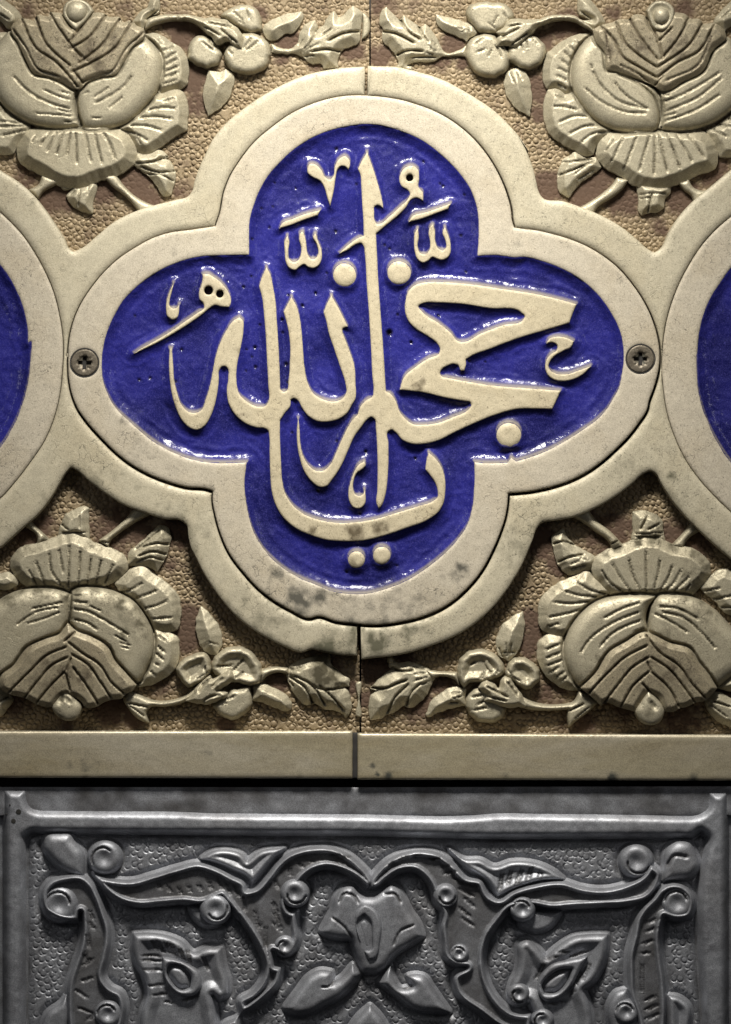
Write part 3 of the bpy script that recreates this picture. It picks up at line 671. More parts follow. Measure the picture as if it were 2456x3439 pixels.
BBL = blobs('I 780,190,200,.7 960,170,150,.6 1220,170,110,1 1270,760,90,1 1280,900,90,1 180,200,110,1 300,130,70,.8 760,1370,110,1 900,1440,80,1 100,1350,90,.8 430,1480,60,.6 1080,1240,90,.6 1150,400,70,.5 L 300,420,80,.6 420,600,60,.9 K 1250,720,130,1 600,1250,110,.9')
BBR = blobs('J 330,250,100,1 450,400,70,1 800,200,140,.9 920,130,70,.8 1230,200,90,1 1400,250,100,1 270,800,90,1 270,950,90,1 400,1270,130,.6 600,1450,130,.7 1300,1450,160,.6 900,1400,100,.6 1580,1290,80,1 650,60,60,.6 L 600,450,110,1 850,380,70,.8 1120,580,90,.9 950,760,130,.8 540,700,60,1 1180,800,90,.6')

# ---- flowers: (name, outline, z0, H, profile, w, strokes)
def leafset(parent, tile, items):
    for it in items:
        nm, o_, z0, H, pf, w = it[:6]; o_ = curve(tile + ' ' + o_, 4.2)
        if nm == 'petal' and pf == 'facet': o_ = offset(o_, 5.0); z0 += 4; H -= 2
        if nm == 'bulb': o_ = offset(o_, 3.0)
        if nm in ('petal', 'leaf', 'sepal'):     # hand cut, slightly ragged edges
            t_ = np.roll(o_, -1, 0) - np.roll(o_, 1, 0); t_ /= np.linalg.norm(t_, axis=1)[:, None] + 1e-9
            o_ = o_ + np.stack([-t_[:, 1], t_[:, 0]], 1) * (wob(o_, 17, len(o_) % 50, 2) * 3.4)[:, None]
        if nm == 'petal' and pf == 'round': w, H = 22, 26
        if nm == 'sepal': z0 += 14
        st = it[6] if len(it) > 6 else (); par = parent
        kw = it[7] if len(it) > 7 else {}
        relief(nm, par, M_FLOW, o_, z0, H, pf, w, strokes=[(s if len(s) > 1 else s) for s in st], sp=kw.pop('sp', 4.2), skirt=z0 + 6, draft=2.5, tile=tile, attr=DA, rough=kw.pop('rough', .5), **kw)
def flower(parent, tile, calyx, rest):
    """peony: the crown shaped calyx carries bulb halves, petals, bead, leaves as sub-parts"""
    nm, o_, z0, H, pf, w, st = calyx[:7]
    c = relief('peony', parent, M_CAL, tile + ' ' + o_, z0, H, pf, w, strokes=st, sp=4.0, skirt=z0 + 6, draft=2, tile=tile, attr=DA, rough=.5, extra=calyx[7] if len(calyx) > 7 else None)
    oc = offset(curve(tile + ' ' + o_, 5), 4.0); oc = np.concatenate([oc, oc[:1]])
    ob = [offset(curve(tile + ' ' + r_[1], 5), 6.5) for r_ in rest if r_[0] == 'bulb']; ob = [np.concatenate([q, q[:1]]) for q in ob]
    rest = [tuple(r_[:6]) + (list(r_[6] if len(r_) > 6 else ()) + ([(oc, 6.5, 10)] if r_[0] == 'bulb' else [(q, 6.5, 8) for q in ob] if r_[0] == 'petal' else []),) for r_ in rest]
    leafset(c, tile, rest); return c
R_, B_ = 5.0, 9.5   # rib half width, bead period
rib = lambda s, w=5.0, d=6: (s, w, d, 9.0)
cut = lambda s, w=5.5, d=10: (s, w * .85, d)
# top left
flower(PL, 'A', ('peony', '75,190 150,125 230,140 250,105 330,110 340,80 430,95 480,170 520,200 600,100 640,85 720,95 740,110 820,120 830,145 900,140 930,170 980,200 985,235 900,320 830,440 790,500 690,520 590,560 540,605 500,600 430,560 330,520 240,500 170,390 120,280 80,220',
  60, 15, 'facet', 18, [cut('150,130 250,330 380,420 530,590'), cut('240,110 320,300 480,450'), cut('340,85 430,230 560,400'), cut('430,100 490,190'), cut('90,200 180,330 260,470 400,520', 5, 6),
  cut('900,145 790,320 620,430 490,490'), cut('820,125 700,300 540,430'), cut('725,100 600,260 480,330'), cut('620,100 480,280'), cut('480,300 600,420', 4, 6), cut('980,220 850,350 780,470 560,560', 5, 6), cut('500,480 570,570')]),
 [('petal', '985,235 1050,230 1150,280 1230,330 1265,400 1272,500 1265,555 1235,590 1180,600 1110,620 1070,600 1070,450 1050,330', 12, 28, 'facet', 24, [rib('1070,250 1110,300/1100,345 1190,305/1120,400 1205,345/1125,440 1205,395/1120,485 1215,445/1115,525 1210,490/1100,572 1200,545')]),
  ('petal', '1110,630 1180,610 1235,620 1262,680 1270,800 1262,870! 1190,915 1100,980 1010,1035 960,1030 915,990 880,930 780,880 880,780 980,700 1050,630', 12, 32, 'facet', 30, [rib('1010,745 1100,730 1200,735/940,800 1050,790 1170,805/880,850 1000,855 1100,885/800,878 900,900 1010,955/1110,685 1190,665/930,910 960,980')]),
  ('petal', '120,1030 130,970 170,900 260,870 550,830 780,850 880,920 920,1000 905,1100 800,1180 640,1230 520,1270 400,1250 260,1170 140,1090', 16, 38, 'facet', 38, [rib('350,885 270,990/390,888 320,1030/432,888 385,1050/478,895 455,1060/515,895 525,1110/575,880 620,1100/640,885 695,1110/685,880 740,960 785,1080/240,920 215,970')]),
  ('petal', '-90,680 0,700 60,780 190,850 185,905 120,960 80,1030 0,1038 -90,1000', 14, 24, 'facet', 26, [rib('-20,740 60,760/-20,820 120,830/-10,860 170,850/10,920 180,880')]),
  ('bulb', '555,855 700,872 870,820 980,720 1060,620 1100,480 1090,370 1040,300 980,250 900,200 760,300 640,400 560,480 530,560 515,680 530,790', 24, 38, 'round', 52, [rib('900,510 850,580 800,620 650,700'), rib('750,590 640,660/840,655 740,740/620,805 690,800/570,640 610,620', 4, 5), cut('560,860 528,770 518,680 540,600', 8, 13)]),
  ('bulb', '545,853 400,865 200,830 80,760 0,680 -60,560 -60,350 0,270 70,210 140,220 260,300 380,420 480,520 520,600 508,720 522,800', 24, 38, 'round', 52, [rib('90,515 150,580 200,625 350,705 480,740'), rib('300,610 400,655 480,680/240,770 370,780 490,790/410,620 480,640/390,745 490,765/430,830 520,820', 4, 5), cut('545,860 525,770 512,680 520,600', 6, 10)]),
  ('collar', '430,95 450,20 520,-8 600,20 640,75 580,150 520,205 480,170', 66, 10, 'dish', 8),
  ('bead', '520,5 580,30 598,85 570,135 520,152 470,135 448,85 465,30', 66, 24, 'round', 34),
  ('leaf', '900,140 930,100 960,60 1000,40 1020,0 1050,-30 1075,-20 1080,70 1000,120 1000,150 980,180 975,210 930,170', 20, 22, 'facet', 20, [cut('990,130 1080,60', 4, 8)]),
  ('leaf', '-50,-30 0,-20 60,20 120,70 140,120 130,160 90,185 50,180 0,130 -50,110', 18, 24, 'facet', 22, [cut('0,90 60,130', 4, 8)]),
  ('leaf', '-40,200 0,212 40,215 60,250 30,310 0,330 -40,330', 14, 14, 'facet', 14),
  ('leaf', '905,1110 920,1025 1000,1035 1080,1015 1130,1040 1145,1060 1110,1080 1150,1090 1180,1140 1195,1180 1185,1260 1165,1320! 1120,1330 1060,1250 980,1170', 12, 22, 'facet', 24, [cut('930,1105 1030,1100 1145,1060', 5, 9), cut('960,1130 1080,1170 1190,1160', 5, 9), cut('1000,1180 1100,1190 1180,1230', 4, 7)]),
  ('stem', '700,1195 780,1190 830,1250 900,1320 1000,1380 1060,1400 960,1460 915,1400 850,1330 770,1270', 16, 14, 'round', 16),
  ('leaf', '450,1330! 490,1280 430,1290 410,1255 520,1265 640,1230 655,1270 640,1330 625,1390 630,1445! 600,1450 540,1430 490,1400', 12, 24, 'facet', 24, [cut('540,1290 530,1400', 5, 7), cut('470,1330 520,1290', 4, 6), cut('600,1270 590,1330', 4, 5)]),
  ('stem', '280,1190 350,1205 420,1230 360,1260 290,1300 255,1350! 190,1290 260,1250', 14, 16, 'round', 16)])
leafset(PL, 'C', [
  ('petal', '290,100 330,60 400,30 470,25 530,60 560,130 560,200 490,215 430,190 370,150', 16, 30, 'round', 26, [rib('370,70 440,140', 4, 5), rib('400,130 440,160', 4, 5), cut('460,50 480,120', 4, 4)]),
  ('petal', '310,350 340,300 430,220 560,240 610,290 625,370 600,440 540,480 450,495 380,480 320,420', 16, 32, 'round', 30, [rib('440,240 420,320/500,250 440,330/550,270 460,340/330,330 370,370', 4, 6)]),
  ('petal', '60,340 80,280 150,230 200,250 270,320 290,370 270,420 200,455 130,440 70,400', 16, 30, 'round', 28, [rib('160,280 240,340/200,270 260,320', 4, 6)]),
  ('sepal', '-10,92 80,97 160,122 240,115 330,135 370,165 430,220 440,280 430,330 390,320 350,280 300,290 270,300 220,250 170,200 130,160 60,135 -10,130', 30, 22, 'facet', 16, [cut('190,150 300,170 370,185', 5, 8), cut('180,180 280,240', 5, 8), cut('290,200 400,290', 5, 8)]),
  ('leaf', '205,470 290,480 320,460 370,500 360,620 300,710 200,780! 170,680 165,600 190,520', 12, 30, 'facet', 44, [cut('270,465 300,470', 4, 6)]),
  ('leaf', '575,180 600,150 700,100 840,65! 850,90 820,170 780,210 720,220 680,250 640,270 580,220', 12, 26, 'facet', 34),
  ('leaf', '1190,30! 1235,60 1235,230 1230,280 1170,310 1110,340 1085,380 1090,450! 990,460 980,430 900,420 860,390 800,360 700,355 630,350 630,290 700,320 760,325 810,280 830,210 870,150 930,130! 945,160 940,200 980,170 1020,100 1060,70! 1090,110 1140,80', 12, 26, 'facet', 30,
    [cut('1232,205 1120,222 1020,270', 6, 12), cut('1115,345 1000,330 900,345', 6, 12), cut('1040,190 980,230', 5, 9), cut('940,200 900,280 850,330', 5, 8), rib('850,260 820,300/960,290 850,340/930,370 860,380/900,300 850,350', 4, 5)]),
])
relief('seam_ridge', PL, M_FLOW, curve('C 1250,70 1282,90 1284,240 1248,262 1254,160', 4), 4, 12, 'round', 8, sp=3.5, skirt=8, draft=0)
leafset(PL, 'A', [('stem', '985,195 1000,130 1080,97 1200,90 1300,97 1400,122 1440,140 1380,172 1300,138 1200,130 1100,145 1030,168', 22, 18, 'round', 14)])
# top right
flower(PR, 'D', ('peony', '680,200 740,170 830,145 860,130 930,125 960,100 1045,110 1110,200 1150,210 1220,80 1320,100 1340,120 1420,135 1430,155 1510,155 1580,210 1590,240 1500,340 1430,480 1300,550 1150,615 1110,590 980,530 830,480 790,475 760,350 700,270',
  60, 15, 'facet', 18, [cut('740,180 830,280 880,380 1000,460 1120,530'), cut('840,150 900,290 1000,380 1120,460'), cut('930,120 990,230 1060,330 1130,410'), cut('1045,115 1110,230 1160,390'), cut('1220,190 1120,290'), cut('1335,120 1270,250 1150,400'),
  cut('1430,155 1350,290 1120,460'), cut('1510,170 1400,350 1250,430 1120,530'), rib('765,200 800,420/860,440 1000,510 1090,590/1490,240 1400,440 1180,550'), cut('1100,590 1160,520', 4, 6)]),
 [('petal', '670,232 600,230 520,260 440,310 375,380 358,450 355,540 375,580 440,590 510,620 570,600 560,500 570,400 610,320', 12, 28, 'facet', 24, [rib('555,265 600,300/510,300 570,350/485,345 540,400/462,400 530,450/440,455 520,495/435,510 510,545/440,560 510,600')]),
  ('petal', '385,610 440,605 500,640 560,620 640,700 720,800 820,870 760,930 700,990 680,1040! 650,1050 560,1010 470,960 390,890 365,800 362,700', 12, 32, 'facet', 30, [rib('410,720 500,725 580,745/450,830 550,790 650,788/520,910 620,860 730,848/600,970 680,910 800,888/420,640 490,660')]),
  ('petal', '720,1040 740,960 800,910 900,870 1300,880 1440,900 1500,950 1525,1020 1515,1130 1400,1180 1240,1250 1130,1280 1000,1260 860,1180 750,1110', 16, 38, 'facet', 38, [rib('830,935 770,1030/890,930 810,1100/980,930 895,1150/1070,915 1000,1160/1108,905 1100,1190/1130,905 1190,1170/1190,905 1280,1150/1250,905 1360,1100/1330,905 1440,1070')]),
  ('petal', '1470,890 1560,840 1624,790 1720,740 1740,900 1700,1040 1560,1055 1530,990 1490,930', 14, 24, 'facet', 26, [rib('1500,870 1600,930/1540,840 1680,870/1600,800 1700,820')]),
  ('bulb', '665,250 590,330 550,420 540,520 560,620 620,720 720,820 850,880 1000,890 1120,868 1145,800 1145,720 1110,600 1040,520 900,420 820,330 760,240 700,230', 24, 38, 'round', 52, [rib('680,480 740,580 850,680 1060,740'), rib('630,600 740,690 900,760 1040,770/670,430 680,470/830,560 900,640 1050,740', 4.5, 6), cut('850,500 1000,570 1100,660 1145,780 1135,880', 7, 11)]),
  ('bulb', '1133,868 1300,882 1450,850 1580,780 1680,680 1740,520 1700,360 1600,250 1500,250 1400,380 1280,470 1150,560 1130,640 1160,720 1158,800', 24, 38, 'round', 52, [rib('1550,490 1440,560 1300,640 1170,690/1560,530 1400,660 1170,760/1550,640 1400,740 1160,830'), rib('1150,640 1210,650/1150,680 1200,690/1160,790 1250,770', 4, 5), cut('1128,600 1158,700 1152,880', 6, 10)]),
  ('collar', '1045,70 1100,12 1180,10 1235,60 1230,130 1160,208 1110,200', 66, 10, 'dish', 8),
  ('bead', '1145,50 1190,65 1205,110 1190,150 1145,168 1105,150 1090,110 1105,65', 66, 24, 'round', 30),
  ('leaf', '585,-30 640,-20 700,30 740,90 765,145 740,180 690,210! 630,160 600,130 680,130 590,80', 20, 22, 'facet', 20, [cut('600,70 690,130', 4, 8)]),
  ('leaf', '1510,150 1540,90 1580,50 1640,0 1720,0 1720,180 1624,170 1585,205', 20, 22, 'facet', 24, [cut('1560,120 1624,60', 4, 7)]),
  ('leaf', '745,1130 720,1070 640,1070 560,1030 520,1060 480,1090 450,1160 442,1250 450,1290 520,1340! 560,1280 640,1210 700,1170', 12, 22, 'facet', 24, [cut('480,1100 600,1090 680,1080', 5, 8), cut('450,1190 560,1150 690,1090', 5, 8), rib('690,1150 580,1220/650,1110 560,1180/580,1080 680,1080', 4, 5)]),
  ('stem', '560,1430 700,1350 780,1290 830,1240 850,1205 930,1220 880,1290 800,1350 720,1400 680,1470', 16, 14, 'round', 16),
  ('leaf', '985,1230 1215,1255 1210,1310 1180,1350 1170,1410 1130,1440 1060,1450 1020,1465! 995,1430 1000,1350 990,1290', 12, 24, 'facet', 24, [cut('1090,1310 1060,1440', 5, 8), rib('1000,1320 1190,1310/1010,1350 1090,1340', 4, 6)]),
  ('stem', '1270,1240 1340,1215 1370,1270 1430,1295 1480,1290 1380,1400 1360,1330 1310,1290', 14, 16, 'round', 16)])
leafset(PR, 'D', [
  ('petal', '-180,60 -165,35 -110,12 -50,0 0,8 60,10 110,40 145,90 120,150 60,200 0,215 -80,210 -140,160', 16, 30, 'round', 28, [rib('40,90 0,160/70,80 100,130/20,190 -30,150', 4, 6)]),
  ('petal', '-110,235 -150,260 -178,310 -182,375 -155,440 -100,495 -30,520 40,510 100,470 120,400 100,330 30,250 -40,220', 16, 32, 'round', 32, [rib('-120,300 -60,250/-110,350 -50,330/20,300 60,380/0,330 -30,380/50,300 90,350', 4, 6)]),
  ('petal', '105,340 180,270 270,235 330,270 365,320 360,380 310,440 220,465 150,430 110,400', 16, 30, 'round', 28, [rib('190,290 210,340/230,270 240,330/270,260 310,300', 4, 6)]),
  ('sepal', '80,170 100,140 200,125 290,128 420,98 560,105 640,150 690,205 620,170 560,138 450,130 380,145 300,180 270,220 220,260 160,320! 130,310 20,310! 30,260 60,240 20,215 60,190', 30, 22, 'facet', 16, [cut('100,180 200,160', 5, 8), cut('60,250 180,190', 5, 8), cut('130,300 240,220', 5, 8)]),
  ('leaf', '85,520 100,480 160,460 230,490 265,600 270,650 250,782! 180,740 110,670 85,600', 12, 30, 'facet', 44, [rib('120,480 150,560/160,480 200,550', 4, 6)])])
leafset(PR, 'E', [
  ('leaf', '860,140! 930,155 1080,200 1220,240 1300,290 1300,350 1230,400 1200,440 1140,400 1040,360 950,320 880,240', 12, 26, 'facet', 34, [rib('1100,290 1250,330/1130,340 1240,300', 4, 5)]),
  ('leaf', '320,60! 370,110 420,160 480,200 510,150! 570,200 650,260 700,280 740,240! 800,300 870,400 910,490 940,540 1000,570 1080,550 1190,490 1190,600 1120,590 1000,595 900,610 850,650 760,660 700,650 620,670 540,700 600,720 600,755! 480,740 425,720 460,680 440,620 400,560 350,500 290,440 280,370 280,310 250,240 250,150 280,90', 12, 26, 'facet', 30,
    [cut('270,325 430,360 620,455', 6, 13), cut('460,180 560,330 690,420', 6, 12), cut('430,590 540,545 720,550', 6, 12), cut('670,250 710,360 780,450', 6, 10), cut('600,620 740,610 860,615', 4, 7), rib('770,470 850,560/800,420 880,500/740,560 840,590/790,520 880,550', 4, 6)])])
# bottom left
flower(PL, 'I', ('peony', '460,800 520,850 620,890 740,970 780,1050 850,1130 930,1220 900,1260 860,1280 830,1310 760,1320 700,1340 650,1370 580,1370 560,1340 500,1300 440,1290 350,1370 250,1350 170,1310 60,1280 0,1240 0,1170 100,1080 180,970 300,910 420,860',
  60, 15, 'facet', 18, [cut('470,930 560,1000 680,1080 760,1200 850,1280'), cut('450,960 330,1010 200,1130 60,1270'), cut('460,1030 360,1080 260,1190 165,1310'), cut('440,1130 350,1220 250,1340'), cut('490,1010 600,1080 680,1190 760,1310'), cut('500,1100 590,1220 670,1350'),
   cut('445,1130 480,1260'), cut('440,920 510,860'), cut('490,1030 450,1130', 5, 8)]),
 [('petal', '75,390 90,340 150,290 250,260 370,220 480,190 560,215 620,250 700,280 780,310 840,345 860,390 850,440 800,490 720,530 600,560 300,560 150,520 100,460', 16, 34, 'facet', 34, [rib('190,430 250,540/245,380 310,550/335,315 350,440 430,555/400,290 430,450/470,260 465,560/548,300 530,560/620,350 590,550/690,360 650,540/775,390 710,530')]),
  ('petal', '790,530 850,470 900,430 980,425 1040,470 1120,530 1190,590 1215,650 1215,770 1200,830 1150,850 1060,840 990,770 900,640 820,580', 14, 24, 'facet', 30, [rib('800,590 890,570 975,520/890,640 980,610 1070,575/980,700 1060,680 1140,645/1040,770 1170,760')]),
  ('petal', '1050,840 1130,870 1200,900 1210,980 1195,1080 1150,1140 1050,1200 940,1230 920,1190 990,1100 1030,970', 14, 24, 'facet', 28, [rib('1070,880 1130,920/1070,950 1120,1000/1060,1000 1110,1050/1050,1070 1090,1090/1020,1120 1060,1160', 5, 7)]),
  ('bulb', '475,600 500,575 650,560 780,590 900,650 980,750 1035,870 1035,1000 1000,1090 930,1200 860,1190 760,1080 700,1000 600,930 500,870 480,800', 24, 38, 'round', 52, [rib('500,650 600,660/500,700 600,720 700,770 800,830 880,880/500,770 600,800 660,840', 5, 7), cut('478,560 478,700 470,800', 7, 11), cut('610,680 690,715/780,880 870,930/820,930 890,950/830,960 880,970/500,610 550,610', 4, 5)]),
  ('bulb', '465,600 400,575 250,565 100,590 0,640 -80,720 -80,1150 0,1200 120,1120 220,1000 340,930 430,860 450,800 460,750', 24, 38, 'round', 52, [rib('430,655 330,675 210,700/400,690 250,720 110,810/410,720 290,770 180,800', 4, 6)]),
  ('bead', '440,1255! 500,1300 555,1370 530,1440 470,1465 400,1440 355,1370 400,1300', 56, 18, 'round', 30, [cut('440,1290 410,1340', 12, 6), cut('440,1300 480,1340', 10, 5)]),
  ('leaf', '870,400 870,330 940,260 1020,190 1090,130 1140,150 1160,200 1150,290 1110,380 1070,450! 1000,415 930,410', 12, 24, 'facet', 28, [cut('960,280 1060,255 1150,262', 5, 9), cut('940,340 1040,310 1130,330', 5, 9), cut('930,380 1020,350 1110,370', 4, 8), cut('920,300 1090,160', 4, 6)]),
  ('stem', '670,235 760,170 850,90 940,10 1030,50 900,120 800,190 745,240 735,280', 14, 16, 'round', 16, [cut('680,240 740,250', 4, 8)]),
  ('leaf', '390,200 410,130 440,60 510,20 560,5 600,15! 600,120 605,240 520,210 450,210', 12, 24, 'facet', 24, [cut('410,120 460,160', 5, 8), cut('420,180 580,180', 4, 7), cut('540,60 540,150', 4, 5)]),
  ('stem', '190,90 260,160 335,230 250,260 245,200 170,140', 12, 16, 'round', 14),
  ('petal', '0,470 50,460 100,500 110,530 50,560 -60,550 -60,460', 14, 24, 'facet', 20),
  ('leaf', '-60,1250 0,1240 60,1290 80,1320 40,1380 0,1430 -60,1430', 14, 24, 'facet', 22, [cut('-20,1340 60,1300', 4, 8)])])
leafset(PL, 'I', [
  ('stem', '840,1310 870,1265 930,1285 1050,1330 1150,1330 1270,1290 1330,1240 1340,1300 1200,1355 1100,1370 1030,1370 1000,1400 1012,1482! 950,1460 880,1390', 20, 20, 'round', 16, [cut('870,1345 1000,1370', 5, 9), cut('880,1360 990,1440', 4, 5)])])
leafset(PL, 'U', [
  ('petal', '-15,1310 30,1255 100,1220 180,1208 212,1260 218,1320 190,1370 120,1420 60,1440 20,1400', 16, 30, 'dish', 14, [rib('180,1280 180,1360/120,1390 200,1330', 4, 6)]),
  ('petal', '240,1240 300,1190 400,1165 480,1190 550,1270 570,1340 560,1400 500,1430 400,1410 300,1390 225,1320', 16, 30, 'dish', 16, [rib('250,1300 370,1290/370,1330 450,1240/380,1380 440,1340', 5, 7)]),
  ('leaf', '150,890! 230,960 290,1080 290,1170 250,1215 180,1200 130,1100 115,1000', 12, 28, 'facet', 44, [rib('200,1130 270,1150', 4, 5)]),
  ('leaf', '740,1320 800,1270 900,1235 1030,1215 1040,1280 1100,1340 1165,1400 1165,1435 1130,1440 1160,1480 1175,1590 1140,1650! 1080,1600 1000,1590 930,1550 870,1560 800,1500 760,1430 740,1380', 12, 28, 'facet', 34,
    [cut('760,1370 860,1440 920,1560', 6, 12), cut('790,1360 900,1420 1000,1560', 5, 10), cut('860,1390 960,1450 1160,1440', 5, 9), cut('960,1430 1040,1500 1130,1600', 5, 8), rib('750,1310 830,1330/750,1350 820,1380/750,1390 790,1440/760,1330 850,1300', 4, 5)]),
  ('stem', '555,1325 650,1303 745,1308 750,1350 660,1340 600,1365 560,1410', 16, 16, 'round', 14)])
leafset(PL, 'K', [
  ('petal', '430,1030 500,960 700,820 900,800 930,960 920,1030 820,1150 690,1205 560,1170 470,1100', 16, 30, 'round', 26, [rib('600,950 720,900/600,970 600,1010', 5, 7)]),
  ('sepal', '90,960 160,900 220,800 310,710 400,635! 430,680 480,670 560,620 640,575 695,620 690,700 600,770 500,830 620,860 600,920 520,960 380,1000 230,1000', 32, 22, 'facet', 14, [cut('250,850 330,740 390,690', 7, 9), cut('430,780 500,710 580,670', 7, 9), cut('320,960 430,900 550,890', 7, 8)]),
  ('leaf', '950,780 1060,760 1190,800 1330,870 1430,970 1430,1080! 1400,1100 1250,1060 1100,1000 940,960', 12, 26, 'facet', 24)])
# bottom right
flower(PR, 'J', ('peony', '1050,860 1100,880 1200,930 1350,980 1400,1060 1480,1160 1530,1240 1490,1290 1440,1330 1380,1340 1320,1370 1270,1380 1240,1400 1180,1400 1120,1300 1050,1270 970,1400 860,1370 770,1340 740,1360 650,1280 600,1240 700,1140 800,990 900,930',
  60, 15, 'facet', 18, [cut('1050,950 900,1030 800,1120 650,1280'), cut('1060,1030 950,1100 850,1220 750,1350'), cut('1060,1130 960,1220 870,1370'), cut('1045,880 1120,980 1280,1100 1350,1200 1450,1310'), cut('1080,1030 1200,1110 1300,1230 1380,1340'), cut('1080,1130 1200,1240 1270,1370'), cut('1020,1210 1100,1300 1170,1400'),
  cut('1050,1060 1080,1130', 5, 8)]),
 [('petal', '690,410 700,370 760,320 880,280 980,235 1060,220 1150,230 1220,270 1330,290 1430,340 1475,400 1475,460 1430,530 1350,600 1100,620 800,590 740,530 695,460', 16, 34, 'facet', 34, [rib('740,430 800,520 900,590/815,390 880,500 950,590/930,360 950,450 1010,585/1045,300 1050,590/1140,360 1130,450 1100,570/1225,405 1190,500 1130,590/1285,435 1230,530 1160,590/1345,475 1230,590/1355,525 1310,580')]),
  ('petal', '330,660 380,590 460,530 560,490 640,455 700,500 800,570 700,670 600,780 520,880 430,885 380,860 345,840 325,760', 14, 24, 'facet', 30, [rib('570,515 660,570 780,600/490,580 600,610 720,620/415,655 520,665 670,650/380,760 500,735 610,705/380,820 460,800')]),
  ('petal', '325,930 370,890 470,880 510,980 540,1080 600,1200 590,1250 500,1240 400,1180 340,1110 315,1010', 14, 24, 'facet', 28, [rib('365,980 460,940/360,1040 460,1000/370,1090 480,1050/390,1140 450,1100/430,1170 490,1130/470,1200 510,1160', 5, 7)]),
  ('petal', '1430,560 1500,480 1560,445 1650,460 1720,600 1720,770 1600,720 1530,650', 14, 24, 'facet', 28, [rib('1390,590 1550,560/1500,640 1640,610/1560,690 1680,690')]),
  ('bulb', '1050,870 1000,930 900,990 820,1080 720,1180 640,1260 590,1222 520,1120 490,980 520,860 600,740 700,660 830,620 1000,605 1110,615 1060,680 1040,760', 24, 38, 'round', 52, [rib('1010,655 880,700 760,765/1000,720 830,790 650,920 600,1000/1010,780 900,820 800,880 730,960/1040,830 960,860', 5, 7)]),
  ('bulb', '1120,620 1250,605 1400,640 1500,700 1600,800 1720,950 1720,1100 1600,1180 1530,1232 1440,1260 1360,1130 1300,1040 1180,970 1070,880 1075,750', 24, 38, 'round', 52, [rib('1130,685 1250,695 1400,770/1100,730 1200,780 1330,860 /1150,720 1300,760 1420,860 1520,970', 5, 7), cut('1118,610 1062,700 1055,850', 9, 13)]),
  ('bead', '1060,1260 1120,1310 1170,1400 1140,1470 1080,1495 1000,1460 970,1400 1010,1330', 56, 18, 'round', 30, [cut('1070,1330 1110,1380', 12, 6)]),
  ('leaf', '410,210 480,155! 510,210 560,260 640,310 705,360 690,410 640,445 510,465 450,400 415,300', 12, 24, 'facet', 28, [cut('415,260 480,240 560,265', 5, 9), cut('445,385 520,350 620,330', 5, 9), rib('520,400 600,370/530,430 640,400/590,350 660,370', 4, 5)]),
  ('stem', '520,60 650,20 700,90 800,170 900,275 820,310 800,250 700,170 620,110', 14, 16, 'round', 16, [cut('810,260 870,230', 4, 8)]),
  ('leaf', '960,40 1050,30 1100,50 1150,80 1165,150 1180,240 1060,235 950,255 960,150', 12, 24, 'facet', 24, [cut('1060,70 1010,160', 5, 8), cut('1140,120 1060,160', 5, 8), rib('970,190 1170,180/970,210 1160,205', 4, 6)]),
  ('stem', '1215,275 1290,200 1360,110 1420,165 1330,230 1300,290', 12, 16, 'round', 14),
  ('leaf', '1450,1330 1530,1270 1624,1310 1720,1350 1720,1480 1624,1512! 1560,1480 1480,1410', 18, 24, 'facet', 22, [cut('1500,1330 1624,1370', 5, 8), cut('1480,1350 1600,1440', 4, 6)]),
  ('leaf', '1530,1240 1624,1150 1720,1100 1720,1260 1600,1260', 18, 24, 'facet', 22)])
leafset(PR, 'J', [
  ('stem', '590,1265 650,1290 720,1340 660,1400 580,1460 520,1512! 510,1440 515,1390 400,1395 250,1388 180,1370 200,1300 300,1345 450,1358 560,1330', 20, 20, 'round', 16, [cut('520,1400 620,1350', 5, 8), cut('560,1450 660,1370', 4, 5)]),
  ('petal', '0,1010 40,1040 72,1100 60,1160 0,1150 -60,1080 -50,1000', 14, 24, 'dish', 12),
  ('petal', '100,1100 130,1050 200,1035 270,1070 320,1130 310,1200 230,1250 150,1200 90,1150', 16, 30, 'dish', 16, [rib('110,1150 200,1200/100,1110 150,1180', 4, 6)]),
  ('leaf', '205,718! 218,800 200,920 160,1010 110,1060 40,1010 25,940 50,840 130,760', 12, 28, 'facet', 44, [rib('40,960 70,1040/90,930 100,1030/130,940 120,1010/50,1000 160,1000', 4, 6)]),
  ('sepal', '-70,1200 -40,1180 40,1240 70,1170 110,1165 150,1230 210,1310 225,1365 100,1375 0,1350 -60,1330 -40,1290 -100,1240', 32, 22, 'facet', 16, [cut('-40,1230 100,1300', 6, 9), cut('90,1190 170,1290', 6, 8), cut('-30,1300 90,1330', 6, 8)])])
